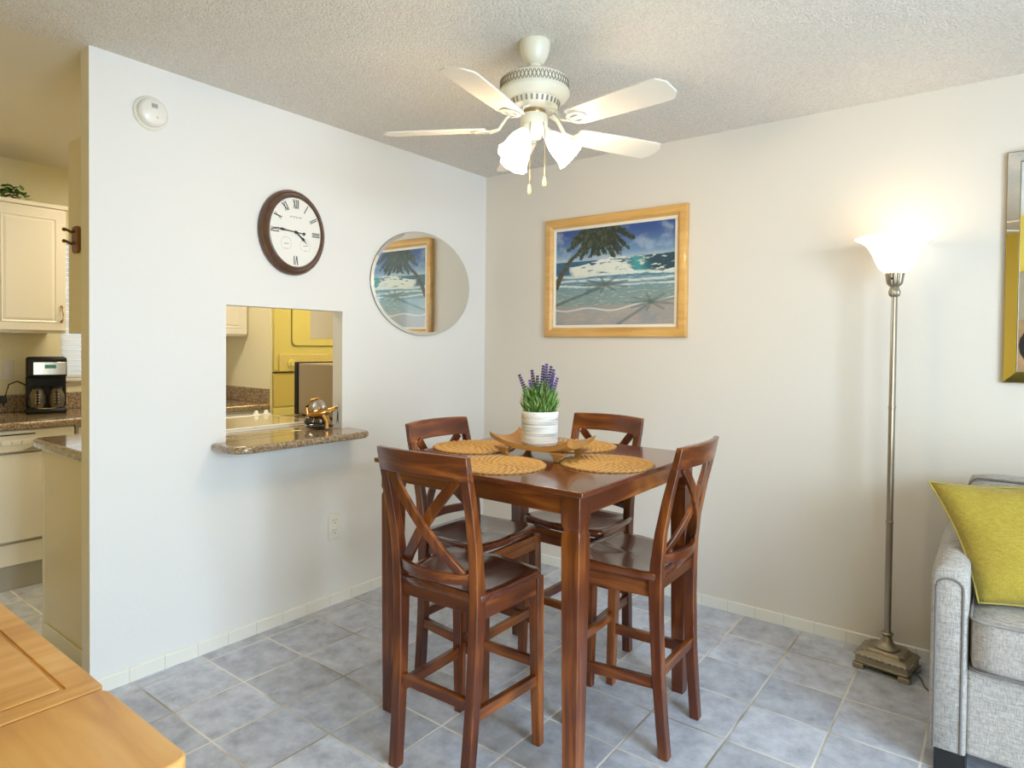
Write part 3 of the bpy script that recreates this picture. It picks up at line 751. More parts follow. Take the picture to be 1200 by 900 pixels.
# ------------------------------------------------------------------ placemats
def make_mat(seed):
    R = .165; nr, na = 36, 240; rnd = random.Random(seed)
    vs = []; fs = []; cols = []
    bands = 6
    for i in range(nr+1):
        r = R*i/nr + .0005
        for j in range(na):
            a = 2*PI*j/na
            bt = (r/R*bands) % 1
            her = a*46*max(.25, (int(r/R*bands)+.5)/bands) 
            ph = math.sin(round(46*max(.25, (int(min(r/R, .999)*bands)+.5)/bands))*a*1.0 + (2.4 if bt > .5 else -2.4)*abs(bt-.5)*2)
            z = .004 + .0022*(math.sin(PI*bt))*1 + .0016*ph
            rr = r
            if i >= nr-1: rr = r + .0022*math.sin(a*60)
            if i == nr: z = .001
            vs.append((rr*math.cos(a), rr*math.sin(a), z))
            t = .5 + .35*ph + .25*(math.sin(PI*bt)-.6) + rnd.uniform(-.12, .12); t = min(1, max(0, t))
            c0, c1 = (.25, .11, .022), (.72, .43, .13)
            cols.append(tuple(c0[q]*(1-t) + c1[q]*t for q in range(3)) + (1,))
    for i in range(nr):
        for j in range(na):
            k = (j+1) % na; fs.append((i*na+j, i*na+k, (i+1)*na+k, (i+1)*na+j))
    fs.append(tuple(range(na)))
    o = len(vs); 
    for j in range(na):
        a = 2*PI*j/na; vs.append((R*.99*math.cos(a), R*.99*math.sin(a), 0)); cols.append((.3, .15, .04, 1))
    for j in range(na): k = (j+1) % na; fs.append((nr*na+j, nr*na+k, o+k, o+j))
    fs.append(tuple(o+j for j in reversed(range(na))))
    me = bpy.data.meshes.new('placemat'); me.from_pydata(vs, [], fs); me.materials.append(M_mat)
    ca = me.color_attributes.new('weave', 'FLOAT_COLOR', 'POINT')
    for i, c in enumerate(cols): ca.data[i].color = c
    for p in me.polygons: p.use_smooth = True
    return me
mme = make_mat(1)
for (x, y), lb_ in (((1.34, -1.531), 'round woven placemat at the nearest left place, before the chair with its back to us'),
                    ((1.028, -1.294), 'round woven placemat at the white-wall side, left of the wooden tray'),
                    ((1.616, -1.265), 'round woven placemat at right end of table, fully in view'),
                    ((1.327, -1.000), 'round woven placemat behind the tray, half hidden')):
    o = bpy.data.objects.new('placemat', mme); COL.objects.link(o); o.location = (x, y, TZ+.0003); o.rotation_euler = (0, 0, random.random()*6)
    tag(o, lb_, 'placemat', 'woven placemats on the dining table')

# ------------------------------------------------------------------ tray and plant
tr = empty('wooden_tray', (1.352, -1.285, TZ), label='carved wooden footed tray with upswept corners at table centre', cat='tray')
LX, LY = .176, .096
def trz(u, v):   # u,v in -1..1
    return .040 + .024*abs(u)**2.6 + .009*v*v + .013*(abs(u)**3)*(v*v)
m = MB(); nu, nv = 28, 14
def surf(zoff, shrink):
    rows = []
    for i in range(nu+1):
        u = -1+2*i/nu; row = []
        for j in range(nv+1):
            v = -1+2*j/nv
            hy = LY*(1-.16*(1-u*u)); hx_ = LX*(1-.07*(1-v*v))
            row.append((u*hx_*shrink, v*hy*shrink, trz(u, v)+zoff))
        rows.append(row)
    return rows
top = surf(0, 1); bot = surf(-.019, .97)
o0 = len(m.v); W_ = nv+1
for rows in (top, bot):
    for row in rows: m.v += [V(p) for p in row]
NB = (nu+1)*W_
for i in range(nu):
    for j in range(nv):
        a = i*W_+j; m.f.append((a, a+W_, a+W_+1, a+1)); m.f.append((NB+a, NB+a+1, NB+a+W_+1, NB+a+W_))
bd = [i*W_ for i in range(nu+1)] + [nu*W_+j for j in range(1, nv+1)] + [i*W_+nv for i in range(nu-1, -1, -1)] + [j for j in range(nv-1, 0, -1)]
for k in range(len(bd)): a, b_ = bd[k], bd[(k+1) % len(bd)]; m.f.append((a, b_, NB+b_, NB+a))
m.build('dish', M_tray, tr, smooth=True, angle=40)
for sx in (-1, 1):
    for sy in (-1, 1):
        rings = []
        for z, hw_, hd_ in ((0, .010, .008), (.010, .012, .009), (.020, .017, .011), (.027, .027, .013), (.034, .036, .015)):
            cxx = sx*(.112 + .022*z/.05); cyy = sy*(.072 + .006*z/.05)
            rings.append([(cxx-hw_, cyy-hd_, z), (cxx+hw_, cyy-hd_, z), (cxx+hw_, cyy+hd_, z), (cxx-hw_, cyy+hd_, z)])
        MB().loft(rings).build('foot', M_tray, tr, bevel=.003)
PZ = TZ + .0405
pt = empty('potted_lavender', (1.338, -1.280, PZ), label='purple artificial lavender in ribbed white ceramic pot on wooden tray', cat='plant')
pot = MB().lathe([(0, 0), (.058, 0), (.064, .003), (.0675, .012), (.0685, .10), (.0685, .102), (.0685, .125), (.066, .128), (.063, .126), (.062, .10), (0, .10)], 48).build('pot', M_pot, pt, smooth=True, angle=35)
rg_ = MB()
for k in range(11):
    z = .016+.0085*k
    rg_.lathe([(.0675, z-.0028), (.0693, z-.001), (.0693, z+.001), (.0675, z+.0028)], 48, cap=False)
rg_.build('ribs', M_pot, pot, smooth=True)
MB().lathe([(.0686, .1055), (.0700, .107), (.0702, .125), (.0685, .1285), (.0665, .1285), (.0655, .125)], 48, cap=False).build('rim', M_potrim, pot, smooth=True)
MB().lathe([(0, .1005), (.06, .1005), (.06, .108), (.03, .114), (0, .116)], 24).build('moss', M_soil, pt, smooth=True)
rnd = random.Random(11)
mg, ml = MB(), MB()
for k in range(620):
    a = rnd.random()*2*PI; r = .056*math.sqrt(rnd.random()); h = rnd.uniform(0, .100)*(1-(r/.075)**2)
    base = V((r*math.cos(a), r*math.sin(a), .112+h))
    d = V((math.cos(a)*(.35+r*8)+rnd.uniform(-.5, .5), math.sin(a)*(.35+r*8)+rnd.uniform(-.5, .5), 1.2+rnd.random()))
    leafmesh(mg if rnd.random() < .58 else ml, base, d, rnd.uniform(.030, .056), .0065, (rnd.uniform(-1, 1), rnd.uniform(-1, 1), .2))
mg.build('foliage', M_leaf, pt); ml.build('pale_foliage', M_leafl, pt)
# lavender spikes: (offset along camera right, depth offset, height, lean)
cr = V((.79, .61, 0)); cf = V((-.61, .79, 0))
sp_ = [(-.036, 0, .215, -.035, 0), (-.018, .01, .232, -.010, 0), (-.006, -.01, .212, -.004, 0), (.006, .0, .250, .004, 0), (.014, .012, .256, .008, 1), (.024, -.005, .248, .012, 0), (.030, .004, .222, .016, 1), (.040, -.006, .205, .018, 1), (.020, -.02, .172, .006, 1), (-.020, -.016, .196, -.016, 1), (.034, .014, .235, .012, 1)]
for ox, oy, hh, ln, kd in sp_:
    m = MB(); st = MB()
    hh += .045
    b0 = cr*ox*.5 + cf*oy + V((0, 0, .115)); t0 = cr*(ox+ln)*1.1 + cf*oy + V((0, 0, hh))
    st.tube([b0, (b0+t0)/2 + cr*ln*.1, t0], .0012, 5)
    L_ = .078 if hh > .23 else .05
    ax = (t0-b0).normalized()
    for q in range(9):
        u = q/8; c = t0 - ax*L_*(1-u); rr = .0095*(1-.55*u)
        for w_ in range(6):
            a = w_*PI/3 + q*.5
            e1 = ax.cross(V((0, 1, .1))).normalized(); e2 = ax.cross(e1)
            d = e1*math.cos(a) + e2*math.sin(a)
            m.ball(c + d*rr*.85, (.0030, .0030, .0042), None, 6, 4)
    sto = st.build('flower_stem', M_leaf, pt)
    m.build('blossom', M_lav if kd else M_lavd, sto, smooth=True)

# ------------------------------------------------------------------ wall clock (oval)
ck = empty('wall_clock', (0, -1.452, 1.868), label='oval brown-framed wall clock with roman numerals and two small dials', cat='clock')
CA, CB = .177, .201     # half width (y), half height (z)
def oval_ring(ry, rz, x, n=64): return [(x, ry*math.cos(2*PI*k/n), rz*math.sin(2*PI*k/n)) for k in range(n)]
prof = [(0, .004), (-.002, .012), (.004, .022), (.010, .026), (.013, .024), (.016, .027), (.022, .038), (.029, .046), (.034, .047), (.037, .043), (.039, .036)]
rings = [oval_ring(CA-i, CB-i, x) for i, x in prof]
m = MB(); m.loft(rings, cap=False); m.loft([oval_ring(CA, CB, .0005), oval_ring(CA, CB, .004)], cap=False)
m.build('clock_frame', M_clockbr, ck, smooth=True, angle=60)
MB().loft([oval_ring(CA-.036, CB-.036, .001), oval_ring(CA-.036, CB-.036, .036), oval_ring(.001, .001, .0361)], cap=True).build('clock_face', M_face, ck)
FA, FB = CA-.066, CB-.068
def stroke(m, p, q, w, x=.0366, t=.0008):
    p = V((0, *p)); q = V((0, *q)); d = (q-p).normalized(); s = V((0, -d.z, d.y))*w/2
    m.add([V((x, 0, 0))+p-s, V((x, 0, 0))+p+s, V((x, 0, 0))+q+s, V((x, 0, 0))+q-s, V((x+t, 0, 0))+p-s, V((x+t, 0, 0))+p+s, V((x+t, 0, 0))+q+s, V((x+t, 0, 0))+q-s],
          [(0, 1, 2, 3), (4, 5, 6, 7), (0, 1, 5, 4), (1, 2, 6, 5), (2, 3, 7, 6), (3, 0, 4, 7)])
# on the wall facing +x, the viewer's right is +y
def glyphs(m, txt, ang, ry, rz, hgt, sc=1.0):
    # ang clockwise from 12; radial-up orientation
    c = V((ry*math.sin(ang), rz*math.cos(ang))); up = V((math.sin(ang), math.cos(ang))).normalized(); rt = V((up.y, -up.x))
    wds = {'I': .0065, 'V': .014, 'X': .013}
    tot = sum(wds[ch] for ch in txt)*sc; u = -tot/2
    for ch in txt:
        wd = wds[ch]*sc; a = c + rt*u; b = c + rt*(u+wd); h = up*hgt/2; g = wd*.12
        if ch == 'I': mid = c + rt*(u+wd/2); stroke(m, mid-h, mid+h, .0042)
        elif ch == 'V':
            mid = c + rt*(u+wd/2); stroke(m, a+rt*g+h, mid-h, .0045); stroke(m, b-rt*g+h, mid-h, .0022)
        else:
            stroke(m, a+rt*g+h, b-rt*g-h, .0048); stroke(m, b-rt*g+h, a+rt*g-h, .0022)
        u += wd
for k, tx in enumerate(['XII', 'I', 'II', 'III', 'IIII', 'V', 'VI', 'VII', 'VIII', 'IX', 'X', 'XI']):
    if tx in ('IIII', 'V', 'VII', 'VIII'): continue
    m = MB(); glyphs(m, tx, k*PI/6, FA, FB, .042, 1.25); m.build('numeral', M_ink, ck)
m = MB()
for k in range(60):
    a = k*PI/30
    if k % 5 == 0: stroke(m, ((FA+.025)*math.sin(a), (FB+.026)*math.cos(a)), ((FA+.0285)*math.sin(a), (FB+.030)*math.cos(a)), .003)
m.build('minute_marks', M_inkl, ck)
m = MB()
for k in range(12): stroke(m, (-.030+k*.0055, .066+.003*((k*7) % 3)), (-.030+k*.0055+.002, .074), .002)
m.build('dial_text', M_inkl, ck)
for sy, nm in ((-1, 'sub_dial'), (1, 'sub_dial')):
    m = MB(); c = (.052*sy, -.058)
    for k in range(18):
        a = PI*2*k/24 - PI*.75 + PI/2
        a = -PI*.75 + PI*1.5*k/17
        stroke(m, (c[0]+.026*math.sin(a), c[1]+.029*math.cos(a)), (c[0]+.029*math.sin(a), c[1]+.033*math.cos(a)), .0016)
    stroke(m, (c[0]-.012, c[1]-.002), (c[0]+.014, c[1]+.001), .0025); stroke(m, (c[0]-.012, c[1]-.024), (c[0]+.010, c[1]-.024), .0016)
    m.build(nm, M_inkl, ck)
def hand(nm, ang, L_, w, tail):
    m = MB(); d = V((math.sin(ang), math.cos(ang))); s = V((d.y, -d.x)); x = .0400
    def q(p): return V((x, p.x, p.y))
    a = -d*tail
    pts = [a - s*w*.25, V((0, 0)) - s*w*.3, d*L_*.45 - s*w*.35, d*L_*.62 - s*w*.8, d*L_*.75 - s*w*.25, d*L_, d*L_*.75 + s*w*.25, d*L_*.62 + s*w*.8, d*L_*.45 + s*w*.35, s*w*.3, a + s*w*.25]
    n = len(pts); vs = [q(p) for p in pts] + [q(p)+V((.0012, 0, 0)) for p in pts]
    m.add(vs, [tuple(range(n)), tuple(range(n, 2*n))] + [(i, (i+1) % n, n+(i+1) % n, n+i) for i in range(n)])
    if tail > .01: m.lathe([(0, 0), (.0075, 0), (.0075, .0015), (0, .0015)], 16, Matrix.Translation((x, a.x, a.y)) @ Matrix.Rotation(PI/2, 4, 'Y'))
    m.build(nm, M_ink, ck)
hand('minute_hand', math.radians(274), .122, .008, .042)
hand('hour_hand', math.radians(128), .078, .009, .01)
MB().lathe([(0, 0), (.008, 0), (.006, .007), (0, .008)], 16, Matrix.Translation((.0365, 0, 0)) @ Matrix.Rotation(PI/2, 4, 'Y')).build('hand_hub', M_ink, ck, smooth=True)

# ------------------------------------------------------------------ oval mirror
om = empty('oval_mirror', (0, -.571, 1.694), label='frameless oval mirror with slanted glass rim on the white partition', cat='mirror')
MA, MBz = .400, .302
m = MB(); m.loft([oval_ring(MA-.018, MBz-.018, .0105, 96), oval_ring(.001, .001, .0105, 96)], cap=False); m.build('mirror_glass', M_mirror, om)
m = MB(); m.loft([oval_ring(MA, MBz, .0075, 96), oval_ring(MA-.018, MBz-.018, .0105, 96)], cap=False); m.build('bevel', M_mirror, om)
m = MB(); m.loft([oval_ring(MA-.001, MBz-.001, .0005, 96), oval_ring(MA+.0015, MBz+.0015, .0035, 96), oval_ring(MA+.0005, MBz+.0005, .0078, 96)], cap=False); m.build('edge', M_edge, om, smooth=True)

# ------------------------------------------------------------------ framed beach picture
FPX0, FPX1, FPZ0, FPZ1 = .492, 1.392, 1.393, 2.098
px, pz = (FPX0+FPX1)/2, (FPZ0+FPZ1)/2
fp = empty('framed_picture', (px, 0, pz), label='gold-wood framed beach painting with palm tree and breaking wave', cat='picture')
a_, b_ = (FPX1-FPX0)/2, (FPZ1-FPZ0)/2
def rring(i, y): return [(-a_+i, y, -b_+i), (a_-i, y, -b_+i), (a_-i, y, b_-i), (-a_+i, y, b_-i)]
m = MB(); m.loft([rring(0, -.001), rring(0, -.022), rring(.006, -.030), rring(.020, -.034), rring(.040, -.031), rring(.052, -.020), rring(.056, -.018), rring(.058, -.008)], cap=False)
m.build('frame', M_gold, fp, smooth=True, angle=30)
m = MB(); m.loft([rring(.056, -.0155), rring(.060, -.017), rring(.072, -.013), rring(.073, -.009)], cap=False); m.build('liner', M_paper, fp)
# painting as coloured grid
PW, PH = a_-.072, b_-.072
NU, NV = 300, 220
def sm(a, b, x):
    t = min(1, max(0, (x-a)/(b-a))); return t*t*(3-2*t)
def mixc(a, b, t): return tuple(a[i]*(1-t)+b[i]*t for i in range(3))
def fbm(x, y, s=1, o=4):
    v = 0; a = .5
    for _ in range(o): v += a*mn.noise(V((x*s, y*s, 3.1))); s *= 2; a *= .5
    return v
def segd(px_, py_, ax, ay, bx, by):
    dx, dy = bx-ax, by-ay; t = max(0, min(1, ((px_-ax)*dx+(py_-ay)*dy)/(dx*dx+dy*dy))); return math.hypot(px_-ax-t*dx, py_-ay-t*dy), t
fr_ = random.Random(5); fronds = []
hx0, hy0 = .40, .085       # palm head (u, v from top)
for k in range(23):
    a = -PI*.98 + k*(PI*1.96/22); L_ = fr_.uniform(.17, .29)
    ex, ey = hx0 + math.cos(a)*L_*1.05, hy0 + math.sin(a)*L_*.62 + .07 + .04*abs(math.cos(a))
    mx_, my_ = hx0+math.cos(a)*L_*.55, hy0+math.sin(a)*L_*.42 - .01
    fronds.append((mx_, my_, ex, ey))
def paint(u, v):     # v from top 0..1
    n1 = fbm(u, v, 6); n2 = fbm(u+3, v*3, 14); n3 = fbm(u*2, v*9, 9)
    hz = .335
    if v < hz:
        c = mixc((.030, .085, .34), (.20, .36, .62), sm(0, hz, v)**1.3)
        c = mixc(c, (.55, .66, .80), sm(.10, .42, n1+.25*v/hz - .02)*.45)
        c = mixc(c, (.70, .74, .78), sm(.26, .335, v)*.5)
    elif v < .47:
        c = mixc((.02, .09, .22), (.03, .16, .30), .5+n2)
    elif v < .80:
        c = mixc((.16, .32, .46), (.26, .35, .36), sm(.50, .74, v)); c = mixc(c, (.62, .72, .76), sm(.05, .35, n3)*.6)
    else:
        c = (.40, .36, .36)
    # wave: curling crest at right, white foam to the left
    top = .335 + .02*math.sin(u*9) + .035*(1-sm(.1, .5, u)) - .035*sm(.55, .85, u)
    if top < v < .50 and u > .12:
        cu = mixc((.015, .07, .13), (.05, .36, .42), math.exp(-((u-.70-.25*(v-.36))/.07)**2))
        cu = mixc(cu, (.80, .86, .88), sm(.16, .30, n2+.30*sm(.42, .50, v)))
        fo = mixc(c, (.88, .89, .86), sm(-.22, .08, n2*1.3 + n1*.5 + .62*(.072-abs(v-.425))*8)*sm(.10, .22, u+.2*n1))
        c = mixc(fo, cu, sm(.60, .68, u + .35*n1 + .5*(v-.42)))
    # foam bands
    for vb, tk in ((.485, .020), (.545, .022), (.600, .018)):
        d = abs(v - vb - .012*math.sin(u*7+vb*40) - .02*n1)
        c = mixc(c, (.80, .86, .88), sm(tk, 0, d)*sm(-.3, .1, n3+.15)*.95)
    for vb in (.515, .575):
        d = abs(v - vb - .010*math.sin(u*5+vb*40)); c = mixc(c, (.05, .17, .28), sm(.010, 0, d)*.7)
    # shore edge and sand
    sh = .845 - .10*sm(.55, 1.0, u) + .014*math.sin(u*16) + .012*n1
    if v > sh:
        c = mixc((.46, .40, .38), (.36, .36, .42), sm(-.2, .3, n1 + .4*(v-sh))); c = mixc(c, (.58, .50, .45), sm(.0, .3, n2)*.4)
    c = mixc(c, (.80, .82, .82), sm(.013, 0, abs(v-sh+.006)))
    # palm reflections on wet sand
    def shadow(c, ax, ay, bx, by, w_, hx2, hy2, k_):
        d, t = segd(u, v, ax, ay, bx, by); c = mixc(c, (.10, .14, .17), sm(w_, w_*.4, d)*k_)
        for q in range(9):
            a = -PI + q*PI*2/9; ex, ey = hx2+math.cos(a)*.20, hy2+math.sin(a)*.085
            d, t = segd(u, v, hx2, hy2, ex, ey); c = mixc(c, (.12, .17, .18), sm(.026*(1-.6*t), .006, d)*k_*.9)
        return c
    c = shadow(c, .0, .79, .40, .62, .020, .44, .59, .8)
    c = shadow(c, .55, 1.0, .78, .82, .018, .82, .78, .6)
    # trunk
    pts = [(.0, .60), (.06, .44), (.14, .31), (.25, .20), (.40, .09)]
    for q in range(4):
        d, t = segd(u, v, *pts[q], *pts[q+1]); wd = .026 - .004*(q+t)
        if d < wd: c = mixc((.035, .035, .028), (.12, .10, .07), .5+n2)
    for (mx_, my_, ex, ey) in fronds:
        for (x0, y0, x1, y1, w_) in ((hx0, hy0, mx_, my_, .018), (mx_, my_, ex, ey, .030)):
            d, t = segd(u, v, x0, y0, x1, y1)
            fz = mn.noise(V((u*70+x1*9, v*22, 1.7)))
            ww = w_*(1-.45*t if w_ > .02 else .8+.4*t) + .022*fz
            if d < ww: c = mixc((.012, .020, .010), (.065, .085, .035), sm(-.2, .5, fz+n2))
    if fbm(u, v, 40, 1) > .34 and u > .75 and v < .2 and .05 < v: c = mixc(c, (.8, .82, .8), .5)
    return c
vs = []; cols = []
for j in range(NV+1):
    for i in range(NU+1):
        u, v = i/NU, j/NV
        vs.append((-PW + 2*PW*u, -.010, PH - 2*PH*v)); cols.append(paint(u, v))
fs = [(j*(NU+1)+i, (j+1)*(NU+1)+i, (j+1)*(NU+1)+i+1, j*(NU+1)+i+1) for j in range(NV) for i in range(NU)]
me = bpy.data.meshes.new('painting'); me.from_pydata(vs, [], fs); me.materials.append(vcol_mat('painting_print', .5))
ca = me.color_attributes.new('paint', 'FLOAT_COLOR', 'POINT')
for i, c in enumerate(cols): ca.data[i].color = (*c, 1)
po_ = bpy.data.objects.new('painting', me); COL.objects.link(po_); po_.parent = fp
MB().box((-PW, -.0125, -PH), (PW, -.0115, PH)).build('glass', M_pglass, fp)
MB().box((-a_+.004, -.004, -b_+.004), (a_-.004, -.0012, b_-.004)).build('backing', M_dark, fp)

# ------------------------------------------------------------------ bevelled wall mirror at right
BX0, BX1, BZ0, BZ1 = 2.713, 3.37, 1.212, 2.132
bmx, bmz = (BX0+BX1)/2, (BZ0+BZ1)/2
bm_ = empty('wall_mirror', (bmx, 0, bmz), label='rectangular wall mirror framed in mirror strips at the right edge', cat='mirror')
a_, b_ = (BX1-BX0)/2, (BZ1-BZ0)/2
def mr_(i, y): return [(-a_+i, y, -b_+i), (a_-i, y, -b_+i), (a_-i, y, b_-i), (-a_+i, y, b_-i)]
MB().loft([mr_(.002, -.001), mr_(.001, -.018), mr_(.004, -.018)], cap=False).build('edge_trim', P('champagne_edge', (.35, .27, .16), .35, metal=.7), bm_)
MB().loft([mr_(.0045, -.020), mr_(.044, -.034)], cap=False).build('mirror_strip', M_mirror, bm_)
MB().loft([mr_(.044, -.034), mr_(.047, -.035), mr_(.048, -.030)], cap=False).build('bead', P('bead_dark', (.25, .22, .17), .3, metal=.8), bm_)
MB().add(mr_(.048, -.029), [(0, 1, 2, 3)]).build('mirror_glass', M_mirror, bm_)
MB().box((-a_+.004, -.0165, -b_+.004), (a_-.004, -.0005, b_-.004)).build('backing', M_dark, bm_)

# picture on the yellow wall behind the camera, seen only in that mirror
pp = empty('portrait_picture', (2.98, YB, 1.32), label='small portrait print with dark hair in cream frame, reflected in wall mirror', cat='picture')
MB().box((-.22, .001, -.30), (.22, .02, .66)).build('frame', P('portrait_mount_tan', (.42, .33, .22), .6), pp, bevel=.005)
MB().box((-.19, .0202, -.27), (.19, .022, .27)).build('print', P('print_ochre', (.45, .26, .12), .6, noise=(9, .6)), pp)
MB().ball((-.03, .0225, .06), (.13, .003, .16)).build('print_hair', P('print_hair', (.015, .012, .012), .6), pp)
MB().ball((-.03, .0245, .0), (.085, .003, .12)).build('print_face', P('print_skin', (.50, .26, .15), .6), pp)
MB().ball((-.03, .0225, -.22), (.15, .003, .05)).build('print_collar', P('print_cream', (.8, .7, .5), .6), pp)

# ------------------------------------------------------------------ smoke detector, outlet
sd = empty('smoke_detector', (0, -2.092, 2.249), label='round white smoke detector high on the partition', cat='smoke detector')
RY = Matrix.Rotation(PI/2, 4, 'Y')
MB().lathe([(0, .0005), (.066, .0005), (.066, .008), (.062, .012), (0, .012)], 40, RY).build('mount_plate', M_plate, sd, smooth=True, angle=30)
MB().lathe([(0, .0125), (.054, .0125), (.056, .022), (.053, .034), (.045, .040), (0, .042)], 40, RY).build('cover', M_white, sd, smooth=True, angle=40)
MB().box((.0405, -.012, .014), (.0435, .010, .030)).build('sensor_grille', M_slot if False else P('grille_grey', (.35, .35, .34), .6), sd)
MB().lathe([(0, .0415), (.006, .0415), (.005, .044), (0, .044)], 16, Matrix.Translation((0, .012, -.02)) @ RY).build('test_button', M_plate, sd)
ol_ = empty('wall_outlet', (0, -1.197, .405), label='ivory duplex socket low on the partition wall', cat='outlet')
MB().box((.0005, -.037, -.066), (.006, .037, .066)).build('plate', M_plate, ol_, bevel=.003)
for s in (-1, 1):
    soc = MB().prism(rrect(-.016, -.015, .016, .015, .009), 0, .003, Matrix(((0, 0, 1, .006), (1, 0, 0, 0), (0, 1, 0, s*.026), (0, 0, 0, 1)))).build('socket', M_white, ol_)
    m = MB(); m.box((.0091, -.009, s*.026+.001), (.0096, -.0065, s*.026+.010)); m.box((.0091, .0055, s*.026+.001), (.0096, .008, s*.026+.010)); m.box((.0091, -.003, s*.026-.011), (.0096, .003, s*.026-.006))
    m.build('slots', M_slot, soc)

# ------------------------------------------------------------------ ceiling fan
FXc, FYc = 1.346, -1.349
fan = empty('ceiling_fan', (FXc, FYc, H), label='white five-blade ceiling fan with three lit frosted glass shades', cat='ceiling fan')
MB().lathe([(0, 0), (.055, 0), (.057, -.006), (.055, -.022), (.048, -.050), (.035, -.072), (.027, -.080), (0, -.080)], 36).build('canopy', M_fan, fan, smooth=True, angle=40)
MB().lathe([(0, -.078), (.024, -.078), (.022, -.094), (.011, -.096), (.011, -.115), (0, -.115)], 20).build('downrod', M_fan, fan, smooth=True)
hs = MB().lathe([(0, -.112), (.030, -.112), (.060, -.118), (.105, -.128), (.120, -.138), (.124, -.142), (.124, -.178), (.128, -.182), (.128, -.190), (.118, -.204), (.100, -.214), (.092, -.216), (.085, -.238), (.050, -.246), (0, -.246)], 64).build('motor_housing', M_fan, fan, smooth=True, angle=30)
m = MB()
for k in range(56):
    a = 2*PI*k/56
    for dz, tw in ((0, .35), (0, -.35)):
        T = Matrix.Rotation(a, 4, 'Z') @ Matrix.Translation((.1244, 0, -.160)) @ Matrix.Rotation(tw, 4, 'X')
        m.box((-.0005, -.0016, -.016), (.0008, .0016, .016), T)
m.build('vent_grille', M_vent, hs)
m = MB()
for k in range(30):
    a = 2*PI*k/30; T = Matrix.Rotation(a, 4, 'Z') @ Matrix.Translation((.0895, 0, -.227)) @ Matrix.Rotation(.30, 4, 'Y')
    m.box((-.001, -.003, -.009), (.0022, .003, .009), T)
m.build('lower_vents', M_vent, hs)
MB().lathe([(0, -.246), (.040, -.246), (.042, -.258), (.040, -.262), (0, -.262)], 24).build('flywheel', M_brass, fan, smooth=True)
sw = MB().lathe([(0, -.262), (.046, -.262), (.050, -.270), (.050, -.310), (.044, -.322), (.034, -.330), (.026, -.345), (.012, -.352), (0, -.352)], 32).build('switch_housing', M_fan, fan, smooth=True, angle=40)
A0 = 65.0
ZB = -.314
for k in range(5):
    a = math.radians(A0 + 72*k); Rz = Matrix.Rotation(a, 4, 'Z'); pitch = math.radians(-12)
    # blade iron
    m = MB()
    cps = [(.070, 0, -.250), (.100, 0, -.266), (.130, 0, ZB+.006), (.165, 0, ZB-.004)]
    m.sweep([Rz @ V(p) for p in cps], [.030, .016, .018, .030], .006, Rz @ V((0, 1, 0)))
    Tb = Rz @ Matrix.Translation((0, 0, ZB-.004)) @ Matrix.Rotation(pitch, 4, 'X')
    ring_o = [(.165+.035*math.cos(t)+.03, .036*math.sin(t)) for t in [2*PI*q/16 for q in range(16)]]
    ring_i = [(.165+.022*math.cos(t)+.03, .022*math.sin(t)) for t in [2*PI*q/16 for q in range(16)]]
    m.loft([[Tb @ V((x, y, 0)) for x, y in ring_o], [Tb @ V((x, y, .005)) for x, y in ring_o], [Tb @ V((x, y, .005)) for x, y in ring_i], [Tb @ V((x, y, 0)) for x, y in ring_i], [Tb @ V((x, y, 0)) for x, y in ring_o]], cap=False)
    m.box((.155, -.010, 0), (.235, .010, .004), Tb)
    m.build('blade_iron', M_fan, fan, bevel=.0015)
    # blade
    Tb2 = Rz @ Matrix.Translation((0, 0, ZB+.001)) @ Matrix.Rotation(pitch, 4, 'X')
    out = [(.175, -.046), (.20, -.052), (.36, -.060), (.525, -.063), (.540, -.060), (.556, -.040), (.563, -.030), (.563, .030), (.556, .040), (.540, .060), (.525, .063), (.36, .060), (.20, .052), (.175, .046)]
    MB().prism(out, 0, .006, Tb2).build('blade', M_blade, fan, bevel=.0015)
# shades
lights = []
for k, az in enumerate((36, 160, -95)):
    a = math.radians(az); tilt = math.radians((46, 46, 34)[k])
    d = V((math.cos(a)*math.sin(tilt), math.sin(a)*math.sin(tilt), -math.cos(tilt)))
    base = V((math.cos(a)*.042, math.sin(a)*.042, -.322))
    q = V((0, 0, -1)).rotation_difference(d).to_matrix().to_4x4()
    T = Matrix.Translation(base) @ q
    arm = MB().lathe([(0, .01), (.018, .01), (.020, 0), (.022, -.022), (0, -.022)], 20, T).build('lamp_socket', M_fan, fan, smooth=True)
    prof = [(.020, -.016), (.024, -.022), (.030, -.035), (.038, -.055), (.043, -.080), (.046, -.105), (.050, -.122), (.055, -.130)]
    rings = []
    for side in (1, 0):
        pr = prof if side else [(r-.0025, z) for r, z in reversed(prof)]
        for r, z in pr:
            rings.append([T @ V(((r + (.0022*math.cos(9*2*PI*s/54) if abs(z) > .115 else 0))*math.cos(2*PI*s/54), (r + (.0022*math.cos(9*2*PI*s/54) if abs(z) > .115 else 0))*math.sin(2*PI*s/54), z)) for s in range(54)])
    rings.append(rings[0])
    MB().loft(rings, cap=False).build('glass_shade', M_lampglass, fan, smooth=True)
    MB().ball(T @ V((0, 0, -.075)), (.022, .022, .028)).build('bulb', P('bulb_lit', (1, 1, 1), .4, emis=(1, .88, .66), es=12), fan, smooth=True)
    lights.append(V((FXc, FYc, H)) + (T @ V((0, 0, -.140))))
for (dx, dy, L_) in ((.018, -.046, .165), (.050, -.012, .135)):
    m = MB(); m.tube([(dx, dy, -.300), (dx*1.15, dy*1.15, -.33), (dx*1.15, dy*1.15, -.30-L_-.06)], .0011, 6)
    c_ = m.build('pull_chain', M_brass, fan)
    MB().lathe([(0, 0), (.003, 0), (.0065, -.016), (.0075, -.026), (.005, -.034), (0, -.036)], 14, Matrix.Translation((dx*1.15, dy*1.15, -.30-L_-.06))).build('chain_pull', P('pull_ivory', (.75, .62, .30), .35), c_, smooth=True)

